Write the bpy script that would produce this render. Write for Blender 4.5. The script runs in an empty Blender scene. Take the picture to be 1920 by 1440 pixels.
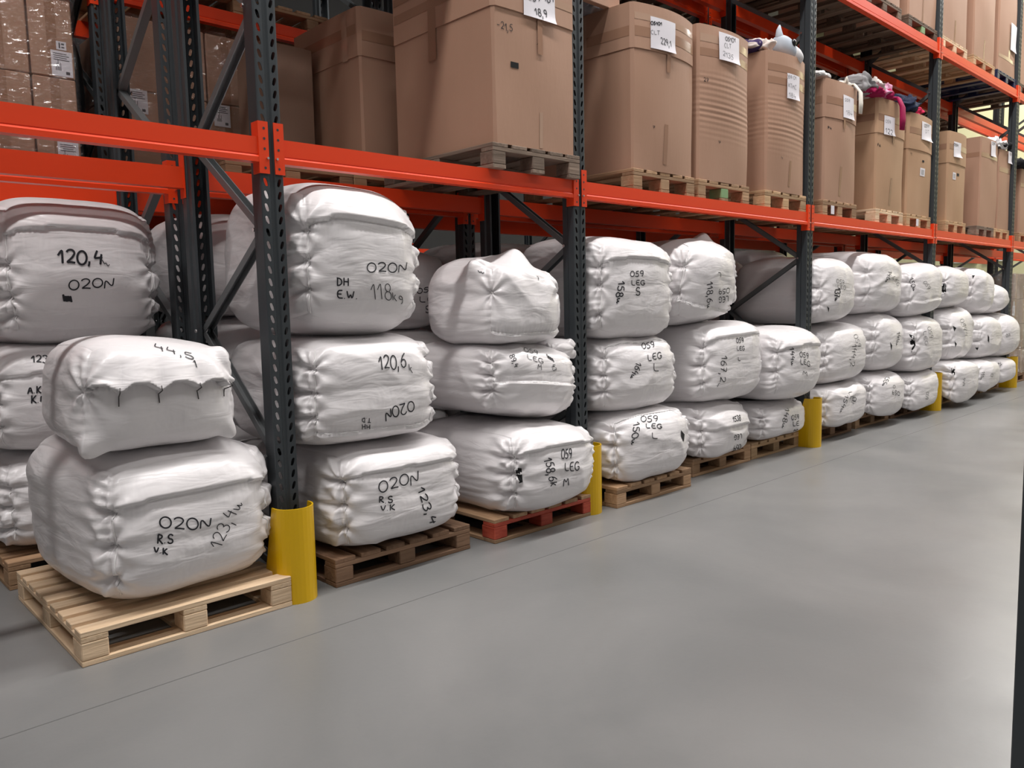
import bpy, math, random
import numpy as np
from mathutils import Matrix, Vector
from mathutils.bvhtree import BVHTree

SC = bpy.context.scene
COL = SC.collection

# ------------------------------------------------------------------ camera
F_PX = 1488.05
CAM = np.array([-1.5684, -3.0303, 1.2148])
def _basis():
    x = np.array([2529.446 - 960, 537.86 - 720, F_PX]); x /= np.linalg.norm(x)
    d = np.array([1326.3 - 960, 14899.8 - 720, F_PX]); d -= d @ x * x; d /= np.linalg.norm(d)
    z = -d
    return np.stack([x, np.cross(z, x), z], 1)
RM = _basis()                                    # world -> camera (x right, y down, z forward)
cam_data = bpy.data.cameras.new('camera')
cam_data.sensor_width = 36.0
cam_data.lens = F_PX / 1920 * 36
cam_data.clip_start = .05
cam = bpy.data.objects.new('camera', cam_data); COL.objects.link(cam)
m = Matrix.Identity(4)
for i in range(3):
    m[i][0] = RM[0][i]; m[i][1] = -RM[1][i]; m[i][2] = -RM[2][i]; m[i][3] = CAM[i]
cam.matrix_world = m
SC.camera = cam

# ------------------------------------------------------------------ light and exposure
SC.view_settings.view_transform = 'Standard'
SC.view_settings.look = 'None'
SC.view_settings.exposure = 0.0
SC.view_settings.gamma = 1.0
world = bpy.data.worlds.new('world'); SC.world = world
world.use_nodes = True
world.node_tree.nodes['Background'].inputs[0].default_value = (.9, .95, 1, 1)
world.node_tree.nodes['Background'].inputs[1].default_value = .35
CEIL = 8.2
def area(x, y, sx, sy, power, col=(1, .97, .95), z=CEIL - .25, name='lamp_light'):
    l = bpy.data.lights.new(name, 'AREA'); l.shape = 'RECTANGLE'; l.size = sx; l.size_y = sy
    l.energy = power; l.color = col
    o = bpy.data.objects.new(name, l); o.location = (x, y, z); COL.objects.link(o)
    return o
LAMPS_AND_FILL = []
for lx in (-3.9, -1.0, 2.5, 6.0, 9.5, 13.0):
    for ly in (-1.4, -5.2):  # aisle row, then an unseen outer row added as weak fill
        LAMPS_AND_FILL.append((lx, ly))
LAMPS_AND_FILL += [(16.9, -1.4), (16.9, 1.2)]  # unseen pair added to brighten the end wall
for lx, ly in LAMPS_AND_FILL:
    area(lx, ly, 2.4, .3, (330 if lx > 15 else 188 if lx > -2 else 150) if ly > -4 else 36)

# ------------------------------------------------------------------ material helpers
def mat(name, col, rough=.5, metal=0., spec=None):
    mt = bpy.data.materials.new(name); mt.use_nodes = True
    b = mt.node_tree.nodes['Principled BSDF']
    b.inputs['Base Color'].default_value = (*col, 1); b.inputs['Roughness'].default_value = rough
    b.inputs['Metallic'].default_value = metal
    if spec is not None: b.inputs['Specular IOR Level'].default_value = spec
    return mt
def nd(mt, typ, **kw):
    n = mt.node_tree.nodes.new(typ)
    for k, v in kw.items():
        if k in n.inputs: n.inputs[k].default_value = v
        else: setattr(n, k, v)
    return n
def lk(mt, a, b): mt.node_tree.links.new(a, b)
def coords(mt, scale=(1, 1, 1), rnd=False):
    tc = nd(mt, 'ShaderNodeTexCoord'); mp = nd(mt, 'ShaderNodeMapping')
    mp.inputs['Scale'].default_value = scale
    lk(mt, tc.outputs['Object'], mp.inputs['Vector'])
    if rnd:
        oi = nd(mt, 'ShaderNodeObjectInfo'); mu = nd(mt, 'ShaderNodeMath', operation='MULTIPLY'); mu.inputs[1].default_value = 37.
        lk(mt, oi.outputs['Random'], mu.inputs[0]); lk(mt, mu.outputs[0], mp.inputs['Location'])
    return mp.outputs[0]
def varied(mt, c1, c2, scale, detail=4., stretch=(1, 1, 1), lo=.35, hi=.65, bump=0., bscale=None, rnd=False, dist=0.):
    v = coords(mt, stretch, rnd)
    n = nd(mt, 'ShaderNodeTexNoise'); n.inputs['Scale'].default_value = scale; n.inputs['Detail'].default_value = detail
    n.inputs['Distortion'].default_value = dist
    lk(mt, v, n.inputs['Vector'])
    r = nd(mt, 'ShaderNodeValToRGB'); e = r.color_ramp.elements
    e[0].position = lo; e[0].color = (*c1, 1); e[1].position = hi; e[1].color = (*c2, 1)
    lk(mt, n.outputs['Fac'], r.inputs['Fac'])
    b = mt.node_tree.nodes['Principled BSDF']
    lk(mt, r.outputs['Color'], b.inputs['Base Color'])
    if bump:
        n2 = nd(mt, 'ShaderNodeTexNoise'); n2.inputs['Scale'].default_value = bscale or scale * 3; n2.inputs['Detail'].default_value = 3
        lk(mt, v, n2.inputs['Vector'])
        bp = nd(mt, 'ShaderNodeBump'); bp.inputs['Strength'].default_value = bump; bp.inputs['Distance'].default_value = .01
        lk(mt, n2.outputs['Fac'], bp.inputs['Height']); lk(mt, bp.outputs[0], b.inputs['Normal'])
    return r
def wood(name, c1, c2, axis):
    mt = mat(name, c1, .75, spec=.25)
    st = (3, 40, 40) if axis == 0 else (40, 3, 40)
    r = varied(mt, c1, c2, 1.0, 6, st, .3, .7, .25, 2.0, rnd=True, dist=.6)
    oi = nd(mt, 'ShaderNodeObjectInfo'); hs = nd(mt, 'ShaderNodeHueSaturation')
    mr = nd(mt, 'ShaderNodeMapRange'); mr.inputs['To Min'].default_value = .72; mr.inputs['To Max'].default_value = 1.18
    lk(mt, oi.outputs['Random'], mr.inputs['Value']); lk(mt, mr.outputs[0], hs.inputs['Value'])
    lk(mt, r.outputs['Color'], hs.inputs['Color'])
    lk(mt, hs.outputs['Color'], mt.node_tree.nodes['Principled BSDF'].inputs['Base Color'])
    return mt
def fabric(name, col):
    mt = mat(name, col, .30, spec=.5)
    b = mt.node_tree.nodes['Principled BSDF']
    v = coords(mt, (1, 1, 1))
    n1 = nd(mt, 'ShaderNodeTexNoise'); n1.inputs['Scale'].default_value = 4; n1.inputs['Detail'].default_value = 2.5; n1.inputs['Distortion'].default_value = 1.6
    v2 = coords(mt, (2.2, 2.2, 9))
    n2 = nd(mt, 'ShaderNodeTexNoise'); n2.inputs['Scale'].default_value = 2.2; n2.inputs['Detail'].default_value = 2.5; n2.inputs['Distortion'].default_value = .8
    lk(mt, v, n1.inputs['Vector']); lk(mt, v2, n2.inputs['Vector'])
    ad = nd(mt, 'ShaderNodeMath', operation='ADD'); lk(mt, n1.outputs['Fac'], ad.inputs[0]); lk(mt, n2.outputs['Fac'], ad.inputs[1])
    bp = nd(mt, 'ShaderNodeBump'); bp.inputs['Strength'].default_value = .22; bp.inputs['Distance'].default_value = .03
    lk(mt, ad.outputs[0], bp.inputs['Height']); lk(mt, bp.outputs[0], b.inputs['Normal'])
    return mt
def cardboard(name, c1, c2):
    mt = mat(name, c1, .62, spec=.3)
    varied(mt, c1, c2, 3.0, 3, (1, 1, .35), .3, .75, .06, 60, rnd=True)
    return mt

M = {}
M['steel'] = mat('dark_grey_steel', (.046, .054, .060), .40, .2)
M['strut'] = mat('grey_strut_steel', (.15, .16, .165), .38, .3)
M['orange'] = mat('orange_paint', (.78, .048, .005), .40)
M['yellow'] = mat('yellow_paint', (.72, .43, .0), .38)
M['zinc'] = mat('bright_zinc', (.75, .75, .75), .25, 1.)
M['bale'] = fabric('white_woven_fabric', (.815, .785, .795))
M['piping'] = mat('white_seam_tape', (.86, .84, .84), .6)
M['string'] = mat('grey_string', (.10, .09, .09), .8)
M['ink'] = mat('black_marker_ink', (.012, .012, .018), .6)
M['hole'] = mat('black_cloth_inside', (.006, .006, .007), .9)
M['card'] = cardboard('brown_cardboard', (.43, .255, .175), (.47, .285, .20))
M['card_tan'] = cardboard('tan_cardboard', (.47, .29, .175), (.52, .325, .205))
M['card_dark'] = cardboard('deep_brown_cardboard', (.25, .16, .115), (.29, .185, .135))
M['tape'] = mat('brown_packing_tape', (.36, .205, .135), .22)
M['clear_tape'] = mat('pale_packing_tape', (.50, .33, .24), .12)
M['paper'] = mat('white_paper', (.82, .79, .84), .6)
M['print'] = mat('grey_print', (.09, .09, .10), .6)
M['navy_plastic'] = mat('navy_plastic', (.010, .020, .075), .4)
M['black_plastic'] = mat('black_plastic_film', (.008, .008, .009), .3)
WOODS = {}
for key, a, b_ in (('pale', (.66, .47, .30), (.80, .61, .42)), ('brown', (.20, .115, .07), (.31, .19, .12)),
                   ('mid', (.34, .205, .115), (.47, .30, .18)), ('grey', (.17, .125, .095), (.27, .20, .155)),
                   ('tan', (.45, .29, .16), (.58, .39, .23)), ('old', (.115, .08, .058), (.20, .145, .105))):  # last wood darkened: shade under the high pallets put into its colour
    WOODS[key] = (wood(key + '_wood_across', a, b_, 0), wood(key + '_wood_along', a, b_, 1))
M['red_wood'] = mat('red_painted_wood', (.42, .05, .025), .6)
varied(M['red_wood'], (.36, .04, .02), (.50, .085, .045), 14, 5, (1, 1, 4))
M['green_wood'] = mat('green_painted_wood', (.22, .36, .17), .7)

# ------------------------------------------------------------------ object helpers
def tag(o, label, cat, group=None, kind=None):
    if label: o['label'] = label
    if cat: o['category'] = cat; o['kind'] = kind or 'thing'
    if group: o['group'] = group
    if kind: o['kind'] = kind
    return o
def thing(name, label, cat, loc=(0, 0, 0), rz=0., group=None):
    o = bpy.data.objects.new(name, None); COL.objects.link(o)
    o.location = loc; o.rotation_euler = (0, 0, rz); o.empty_display_size = .1
    return tag(o, label, cat, group)
def dup(root, loc, rz=None, label=None, group=None):
    r = root.copy(); COL.objects.link(r); r.location = loc
    if rz is not None: r.rotation_euler = (0, 0, rz)
    if label: r['label'] = label
    if group: r['group'] = group
    for ch in list(root.children):
        c = ch.copy(); COL.objects.link(c); c.parent = r
        for g in ch.children:
            d = g.copy(); COL.objects.link(d); d.parent = c
    return r
def np_obj(name, V, Fs, material, parent=None, smooth=False):
    me = bpy.data.meshes.new(name)
    me.from_pydata([tuple(v) for v in V], [], [tuple(f) for f in Fs])
    if smooth: me.polygons.foreach_set('use_smooth', [True] * len(me.polygons))
    me.materials.append(material); me.update()
    o = bpy.data.objects.new(name, me); COL.objects.link(o)
    if parent: o.parent = parent
    return o
class MB:
    def __init__(s): s.v = []; s.f = []
    def add(s, V, Fs):
        n = len(s.v); s.v += [tuple(map(float, p)) for p in V]; s.f += [tuple(i + n for i in f) for f in Fs]; return s
    def box(s, x0, x1, y0, y1, z0, z1, c=0.):
        if c <= 0:
            V = [(x, y, z) for z in (z0, z1) for y in (y0, y1) for x in (x0, x1)]
            return s.add(V, [(0, 2, 3, 1), (4, 5, 7, 6), (0, 1, 5, 4), (2, 6, 7, 3), (0, 4, 6, 2), (1, 3, 7, 5)])
        lo = (x0, y0, z0); hi = (x1, y1, z1); V = []; idx = {}
        for sx in (0, 1):
            for sy in (0, 1):
                for sz in (0, 1):
                    sg = (sx, sy, sz)
                    for ax in range(3):
                        p = []
                        for k in range(3):
                            e = hi[k] if sg[k] else lo[k]
                            p.append(e if k == ax else (e - c if sg[k] else e + c))
                        idx[(sg, ax)] = len(V); V.append(p)
        Fs = []
        for ax in range(3):
            a, b = [k for k in range(3) if k != ax]
            for sd in (0, 1):
                loop = []
                for (i, j) in ((0, 0), (1, 0), (1, 1), (0, 1)):
                    sg = [0, 0, 0]; sg[ax] = sd; sg[a] = i; sg[b] = j; loop.append(idx[(tuple(sg), ax)])
                Fs.append(tuple(loop))
            for i in (0, 1):
                for j in (0, 1):
                    s0 = [0, 0, 0]; s0[a] = i; s0[b] = j; s1 = list(s0); s1[ax] = 1
                    Fs.append((idx[(tuple(s0), a)], idx[(tuple(s1), a)], idx[(tuple(s1), b)], idx[(tuple(s0), b)]))
        for sx in (0, 1):
            for sy in (0, 1):
                for sz in (0, 1):
                    Fs.append(tuple(idx[((sx, sy, sz), k)] for k in range(3)))
        cen = [(lo[k] + hi[k]) / 2 for k in range(3)]
        out = []
        for f in Fs:                                   # outward winding
            p = [np.array(V[i]) for i in f[:3]]; nn = np.cross(p[1] - p[0], p[2] - p[0])
            out.append(f if nn @ (p[0] - cen) > 0 else tuple(reversed(f)))
        return s.add(V, out)
    def tube(s, pts, r, n=6, cap=True):
        pts = [np.array(p, float) for p in pts]; rings = []
        for i, p in enumerate(pts):
            t = pts[min(i + 1, len(pts) - 1)] - pts[max(i - 1, 0)]; t = t / (np.linalg.norm(t) + 1e-9)
            a = np.cross(t, (0, 0, 1)); 
            if np.linalg.norm(a) < .6: a = np.cross(t, (1, 0, 0))
            a /= np.linalg.norm(a); b = np.cross(t, a)
            rr = r[i] if hasattr(r, '__len__') else r
            rings.append([p + rr * (math.cos(2 * math.pi * k / n) * a + math.sin(2 * math.pi * k / n) * b) for k in range(n)])
        V = [q for g in rings for q in g]; Fs = []
        for i in range(len(rings) - 1):
            for k in range(n):
                Fs.append((i * n + k, i * n + (k + 1) % n, (i + 1) * n + (k + 1) % n, (i + 1) * n + k))
        if cap: Fs += [tuple(range(n))[::-1], tuple((len(rings) - 1) * n + k for k in range(n))]
        return s.add(V, Fs)
    def prism(s, prof, p0, p1, up=(0, 0, 1), closed=True):
        """sweep a 2-D profile (a along side, b along up) from p0 to p1"""
        p0 = np.array(p0, float); p1 = np.array(p1, float); t = p1 - p0; t /= np.linalg.norm(t)
        a = np.cross(t, up); a /= np.linalg.norm(a); b = np.cross(a, t); n = len(prof)
        V = [p + u * a + w * b for p in (p0, p1) for u, w in prof]
        Fs = [(k, (k + 1) % n, n + (k + 1) % n, n + k) for k in range(n if closed else n - 1)]
        if closed: Fs += [tuple(range(n))[::-1], tuple(range(n, 2 * n))]
        return s.add(V, Fs)
    def obj(s, name, material, parent=None, smooth=False):
        return np_obj(name, s.v, s.f, material, parent, smooth)
def fix_normals(o):
    import bmesh
    bm = bmesh.new(); bm.from_mesh(o.data); bmesh.ops.recalc_face_normals(bm, faces=bm.faces); bm.to_mesh(o.data); bm.free()
    return o
def ray(px, py):
    return RM.T @ np.array([(px - 960) / F_PX, (py - 720) / F_PX, 1.])
def on_y(y, px, py):
    d = ray(px, py); return CAM + d * ((y - CAM[1]) / d[1])
def to_px(P):
    q = (np.asarray(P) - CAM) @ RM.T
    return np.stack([960 + F_PX * q[..., 0] / q[..., 2], 720 + F_PX * q[..., 1] / q[..., 2]], -1)
def noise3(P, freq, seed, octaves=3):
    rs = np.random.RandomState(seed); out = np.zeros(len(P)); amp = 1.
    for o_ in range(octaves):
        for _ in range(5):
            d = rs.normal(size=3); d /= np.linalg.norm(d)
            out += amp * np.sin(P @ d * freq * (.7 + .6 * rs.rand()) + rs.rand() * 6.28) / 5
        freq *= 2.1; amp *= .5
    return out

# ------------------------------------------------------------------ handwriting
def _arc(cx, cy, rx, ry, a0, a1, n=12):
    return [(cx + rx * math.cos(math.radians(a0 + (a1 - a0) * i / n)), cy + ry * math.sin(math.radians(a0 + (a1 - a0) * i / n))) for i in range(n + 1)]
GL = {
 '0': [_arc(.4, .5, .36, .48, -100, 268, 18)], '1': [[(.05, .45), (.42, .02), (.46, .3), (.5, 1)]],
 '2': [_arc(.38, .27, .3, .26, 195, 375, 9) + [(.5, .6), (.08, .95), (.35, .9), (.75, .95)]],
 '3': [_arc(.35, .25, .3, .24, 200, 440, 9) + _arc(.35, .72, .34, .26, -75, 150, 9)],
 '4': [[(.3, .0), (.15, .35), (.1, .55), (.4, .52), (.7, .5)], [(.62, .25), (.58, .6), (.55, 1)]],
 '5': [[(.7, .02), (.2, .04), (.17, .42)] + _arc(.35, .68, .33, .29, -110, 150, 9)],
 '6': [[(.6, .0), (.3, .2), (.12, .55)] + _arc(.4, .7, .29, .28, 190, 540, 14)],
 '7': [[(.05, .05), (.7, .03), (.4, .5), (.3, 1)], [(.15, .5), (.62, .48)]],
 '8': [_arc(.4, .25, .24, .24, 60, -250, 12) + _arc(.4, .74, .3, .26, -100, 260, 14)],
 '9': [_arc(.36, .28, .27, .26, 20, -340, 14) + [(.62, .5), (.55, .8), (.4, 1)]],
 'A': [[(.0, 1), (.35, .0), (.7, 1)], [(.12, .66), (.6, .64)]], 'B': [[(.1, 0), (.1, 1)], [(.1, .03), (.5, .1), (.5, .4), (.12, .48), (.62, .6), (.6, .9), (.1, .98)]],
 'C': [_arc(.45, .5, .38, .48, -50, -310, 12)], 'D': [[(.12, 0), (.1, 1)], [(.0, .04), (.5, .1), (.72, .5), (.5, .9), (.02, .98)]],
 'E': [[(.7, .02), (.12, .04), (.1, .95), (.75, .95)], [(.12, .48), (.6, .46)]],
 'F': [[(.7, .02), (.12, .04), (.1, 1)], [(.12, .48), (.6, .46)]],
 'G': [_arc(.45, .5, .38, .48, -40, -330, 12) + [(.8, .55), (.5, .56)]], 'H': [[(.1, 0), (.1, 1)], [(.65, 0), (.65, 1)], [(.1, .5), (.65, .48)]],
 'K': [[(.12, 0), (.1, 1)], [(.7, .05), (.14, .55), (.75, 1)]], 'L': [[(.12, 0), (.1, .96), (.72, .94)]],
 'M': [[(.0, 1), (.1, .05), (.38, .7), (.68, .03), (.75, 1)]], 'N': [[(.05, 1), (.1, .05), (.62, .95), (.72, .0)]],
 'P': [[(.12, 0), (.1, 1)], [(.1, .04), (.6, .1), (.6, .42), (.12, .52)]], 'R': [[(.12, 0), (.1, 1)], [(.05, .04), (.62, .12), (.55, .42), (.14, .5), (.72, 1)]],
 'S': [_arc(.42, .26, .3, .25, -30, -250, 9) + _arc(.38, .73, .32, .26, -70, 160, 9)], 'T': [[(.0, .04), (.75, .02)], [(.38, .04), (.36, 1)]],
 'V': [[(.05, 0), (.35, 1), (.7, 0)]], 'W': [[(.0, .0), (.2, 1), (.42, .3), (.62, 1), (.85, 0)]], 'h': [[(.15, 0), (.12, 1)], [(.13, .7), (.4, .45), (.6, .6), (.6, 1)]],
 'k': [[(.15, .1), (.12, .9)], [(.55, .3), (.2, .6), (.6, .95)]], 'g': [_arc(.35, .6, .22, .2, 0, 340, 10) + [(.58, .5), (.56, 1.1), (.3, 1.25)]],
 'u': [[(.05, .45), (.15, .9), (.4, .8), (.45, .5), (.55, .95), (.75, .75)]], '~': [[(.0, .4), (.2, .9), (.35, .5), (.5, 1.0), (.7, .6)]],
 ',': [[(.2, .85), (.22, 1.0), (.1, 1.25)]], '.': [[(.15, .9), (.2, .98)]], '-': [[(.05, .5), (.6, .5)]], ' ': [],
 '#': [[(.0, .1), (.15, .9), (.2, .05), (.35, .95), (.4, .05), (.55, .9), (.6, .1), (.75, .8)]],
}
ADV = {'1': .62, ',': .4, '.': .4, ' ': .45, 'M': .95, 'W': 1.05}
def smooth_line(pts):
    for _ in range(2):
        q = [pts[0]]
        for a, b in zip(pts[:-1], pts[1:]):
            q += [(.75 * a[0] + .25 * b[0], .75 * a[1] + .25 * b[1]), (.25 * a[0] + .75 * b[0], .25 * a[1] + .75 * b[1])]
        pts = q + [pts[-1]]
    return pts
def project_strokes(bvh, base, lines, width, lift=.0025, mb=None):
    """lay pen strokes, given as image points, on the real surface that carries them"""
    mb = mb or MB()
    for ln in lines:
        pts = []
        for (a, b) in zip(ln[:-1], ln[1:]):
            n = max(1, int(math.hypot(b[0] - a[0], b[1] - a[1]) / 2.5))
            pts += [(a[0] + (b[0] - a[0]) * i / n, a[1] + (b[1] - a[1]) * i / n) for i in range(n)]
        pts.append(ln[-1]); L = []
        def flush(L):
            if len(L) < 2: return
            V = []
            for i, (p, nr) in enumerate(L):
                t = L[min(i + 1, len(L) - 1)][0] - L[max(i - 1, 0)][0]
                sd = np.cross(t, nr); sd = sd / (np.linalg.norm(sd) + 1e-9)
                w = width * (.5 if i in (0, len(L) - 1) else 1)
                V += [p + nr * lift - sd * w / 2, p + nr * lift + sd * w / 2]
            mb.add([v - base for v in V], [(2 * i, 2 * i + 1, 2 * i + 3, 2 * i + 2) for i in range(len(L) - 1)])
        for (x, y) in pts:
            d = ray(x, y); d = d / np.linalg.norm(d)
            h = bvh.ray_cast(Vector(CAM), Vector(d))
            if h[0] is None: flush(L); L = []; continue
            p = np.array(h[0]); nr = np.array(h[1])
            if nr @ d > 0: nr = -nr
            if L and np.linalg.norm(p - L[-1][0]) > .08: flush(L); L = []
            L.append((p, nr))
        flush(L)
    return mb
_wr = random.Random(5)
def text_lines(s, p0, ex, ey):
    """strokes of string s; p0 top-left, ex the whole run, ey the letter height (image points)"""
    tot = sum(ADV.get(c, .85) for c in s) - .1; x = 0.; out = []
    for c in s:
        j = _wr.uniform(-.05, .05); k = _wr.uniform(.93, 1.07)
        wd = ADV.get(c, .85)
        for st in GL[c]:
            ln = []
            for (u, v) in smooth_line(st):
                uu = (x + u * min(1, wd / .75)) / tot; vv = v * k + j
                ln.append((p0[0] + ex[0] * uu + ey[0] * vv, p0[1] + ex[1] * uu + ey[1] * vv))
            out.append(ln)
        x += wd
    return out

# ------------------------------------------------------------------ the hall
conc = mat('polished_concrete', (.22, .22, .22), .38, spec=.4)
_r = varied(conc, (.175, .178, .178), (.243, .240, .237), .9, 12, (1, 1, 1), .32, .70, .03, 40, dist=.7)
_v = coords(conc, (1, 1, 1)); _n = nd(conc, 'ShaderNodeTexNoise'); _n.inputs['Scale'].default_value = 2.2; _n.inputs['Detail'].default_value = 6
_mr = nd(conc, 'ShaderNodeMapRange'); _mr.inputs['To Min'].default_value = .22; _mr.inputs['To Max'].default_value = .46
lk(conc, _v, _n.inputs['Vector']); lk(conc, _n.outputs['Fac'], _mr.inputs['Value']); lk(conc, _mr.outputs[0], conc.node_tree.nodes['Principled BSDF'].inputs['Roughness'])
plaster = mat('pale_yellow_plaster', (.70, .67, .40), .8)
grey_panel = mat('grey_wall_panel', (.30, .30, .30), .7); shade_panel = mat('dark_wall_panel', (.028, .028, .03), .7)
roofm = mat('grey_roof_sheet', (.40, .40, .41), .7)
X0, X1, Y0, Y1 = -9., 19., -9., 8.
def structure(name, b, m, c=0.):
    o = MB().box(*b, c).obj(name, m); o['kind'] = 'structure'; return o
structure('floor', (X0, X1, Y0, Y1, -.2, 0), conc)
structure('ceiling', (X0, X1, Y0, Y1, CEIL, CEIL + .15), roofm)
structure('wall_back', (X0, X1, Y1, Y1 + .15, 0, CEIL), shade_panel)  # near black colour stands in for the dim depth behind the racks
structure('wall_front', (X0, X1, Y0 - .15, Y0, 0, CEIL), grey_panel)
structure('wall_left', (X0 - .15, X0, Y0, Y1, 0, CEIL), grey_panel)
structure('wall_right', (X1, X1 + .15, Y0, Y1, 0, CEIL), plaster)
jm = mat('joint_filler', (.14, .14, .14), .7)
o = MB().box(X0 + .05, 18.9, -.424, -.420, 0, .0008).obj('trim_1', jm); o['kind'] = 'structure'
gl = mat('dim_window_glass', (.10, .11, .10), .1); wf = mat('white_window_frame', (.75, .74, .66), .5)
for i, (wy, wz) in enumerate(((2.55, 2.02), (3.16, 2.02))):
    o = MB().box(X1 - .03, X1 - .012, wy - .2, wy + .2, wz, wz + .55).obj('window_%d' % (i + 1), gl); o['kind'] = 'structure'
    fr = MB()
    for b in ((wy - .25, wy + .25, wz - .06, wz), (wy - .25, wy + .25, wz + .55, wz + .6), (wy - .25, wy - .2, wz, wz + .55), (wy + .2, wy + .25, wz, wz + .55)):
        fr.box(X1 - .05, X1 - .005, b[0], b[1], b[2], b[3])
    fr.obj('window_frame', wf, o)
lampw = mat('lamp_diffuser', (.9, .9, .9), .5)
_b = lampw.node_tree.nodes['Principled BSDF']; _b.inputs['Emission Color'].default_value = (1, .98, .95, 1); _b.inputs['Emission Strength'].default_value = 8
lamph = mat('lamp_housing', (.7, .7, .7), .4)
lroot = None
for i, (lx, ly) in enumerate(LAMPS_AND_FILL):  # also builds housings for the added fill and end wall lamps
    if lroot is None:
        lroot = thing('ceiling_lamp', 'long white strip lamp hung over the aisle', 'lamp', (lx, ly, CEIL - .2), 0, 'strip lamps on the ceiling')
        MB().box(-1.25, 1.25, -.18, .18, 0, .199).obj('housing', lamph, lroot)
        MB().box(-1.2, 1.2, -.15, .15, -.02, -.002).obj('diffuser', lampw, lroot)
    else: dup(lroot, (lx, ly, CEIL - .2))

# ------------------------------------------------------------------ racking
PX = [0., 1.8695, 4.6695, 7.4695, 10.2695, 13.07, 15.87]     # frames along the aisle
LEFT = -2.8
HT = 5.6
H1, H2 = 1.8995, 3.771
FD = .80                     # depth of one frame
def upright_mesh():
    """open steel section, face at y=0 looking to -y, two columns of slots, 50 mm pitch"""
    V = []; Fs = []
    prof = [(.007, .006), (.012, .0), (.016, .0), (.042, .0), (.048, .001), (.05, .004), (.05, .045), (.043, .055), (.043, .092), (.03, .092)]
    n = int(HT / .05)
    def vid(p): V.append(p); return len(V) - 1
    for sgn in (1, -1):
        for k, (a, b) in enumerate(zip(prof[:-1], prof[1:])):
            if k == 2: continue
            i = [vid((sgn * a[0], a[1], 0)), vid((sgn * b[0], b[1], 0)), vid((sgn * b[0], b[1], HT)), vid((sgn * a[0], a[1], HT))]
            Fs.append(tuple(i) if sgn > 0 else tuple(reversed(i)))
        for c in range(n):
            z = c * .05; x0, x1 = prof[2][0], prof[3][0]; cx = (x0 + x1) / 2
            out = [(x0, z), (cx, z), (x1, z), (x1, z + .025), (x1, z + .05), (cx, z + .05), (x0, z + .05), (x0, z + .025)]
            sk = .0035
            inn = [(cx - .006 - sk, z + .012), (cx - sk, z + .008), (cx + .006 - sk, z + .012), (cx + .0075, z + .025), (cx + .006 + sk, z + .038), (cx + sk, z + .042), (cx - .006 + sk, z + .038), (cx - .0075, z + .025)]
            oi = [vid((sgn * p[0], 0, p[1])) for p in out]; ii = [vid((sgn * p[0], 0, p[1])) for p in inn]; bi = [vid((sgn * p[0], .003, p[1])) for p in inn]
            for q in range(8):
                r = (q + 1) % 8
                for f in ((oi[q], oi[r], ii[r], ii[q]), (ii[q], ii[r], bi[r], bi[q])):
                    Fs.append(f if sgn > 0 else tuple(reversed(f)))
    i = [vid((-.007, .006, 0)), vid((.007, .006, 0)), vid((.007, .006, HT)), vid((-.007, .006, HT))]
    Fs.append(tuple(i))
    me = bpy.data.meshes.new('upright'); me.from_pydata(V, [], Fs); me.materials.append(M['steel']); me.update(); return me
UP = upright_mesh()
Cprof = [(-.016, -.02), (.016, -.02), (.016, .02), (-.016, .02), (-.016, .016), (.012, .016), (.012, -.016), (-.016, -.016)]
def make_frame():
    t = thing('rack_stand', 'x', 'rack upright')
    a = bpy.data.objects.new('upright', UP); COL.objects.link(a); a.parent = t
    b = bpy.data.objects.new('upright', UP); COL.objects.link(b); b.parent = t; b.location = (0, FD, 0); b.rotation_euler = (0, 0, math.pi)
    zf = [.10, .60, 1.54, 2.42, 3.30, 4.18, 5.06]
    zr = [.22, 1.12, 1.98, 2.86, 3.74, 4.62, 5.4]
    pts = []
    for k in range(7): pts += [(0, .075, zf[k]), (0, FD - .075, zr[k])]
    for p, q in zip(pts[:-1], pts[1:]):
        fix_normals(MB().prism(Cprof, p, q, up=(1, 0, 0)).obj('brace', M['strut'], t))
    bolt = None
    for k, p in enumerate(pts):
        if bolt is None:
            bolt = MB().tube([(-.052, 0, 0), (-.058, 0, 0)], .009, 6).obj('bolt', M['zinc'], t); bolt.location = p
        else:
            c = bolt.copy(); COL.objects.link(c); c.parent = t; c.location = p
    for y in (.045, FD - .045):
        MB().box(-.07, .07, y - .06, y + .06, 0, .008).obj('foot_plate', M['steel'], t)
    return t
ORD = ['first', 'second', 'third', 'fourth', 'fifth', 'sixth', 'seventh', 'eighth']
f0 = make_frame()
RY = .96                      # front of the rear rack
RY3 = 1.92                    # front of the third row
frames = [(i, x) for i, x in enumerate(PX)]
for i, x in frames:
    lab = 'dark grey perforated front rack frame behind the %s yellow guard' % ORD[i] if i < 6 else 'dark grey front rack frame beside the end wall'
    if i == 0: f0.location = (x, 0, 0); f0['label'] = lab; f0['group'] = 'frames of the front rack'
    else: dup(f0, (x, 0, 0), 0, lab, 'frames of the front rack')
for i, x in frames:
    dup(f0, (x, RY + FD, 0), math.pi, 'shaded frame of the rear rack behind the %s front frame' % ORD[i], 'frames of the rear rack')
for i, x in frames[:3]:
    dup(f0, (x, RY3, 0), 0, 'dim frame of the third rack row behind the %s front frame' % ORD[i], 'frames of the third rack row')
for i, x in enumerate((-1.2, 1.6, 4.4, 7.2)):
    dup(f0, (x, 5.0, 0), 0, 'dim frame of the rack beyond the far aisle, %s along' % ORD[i], 'frames of the rack beyond')
BH = .098
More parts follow.
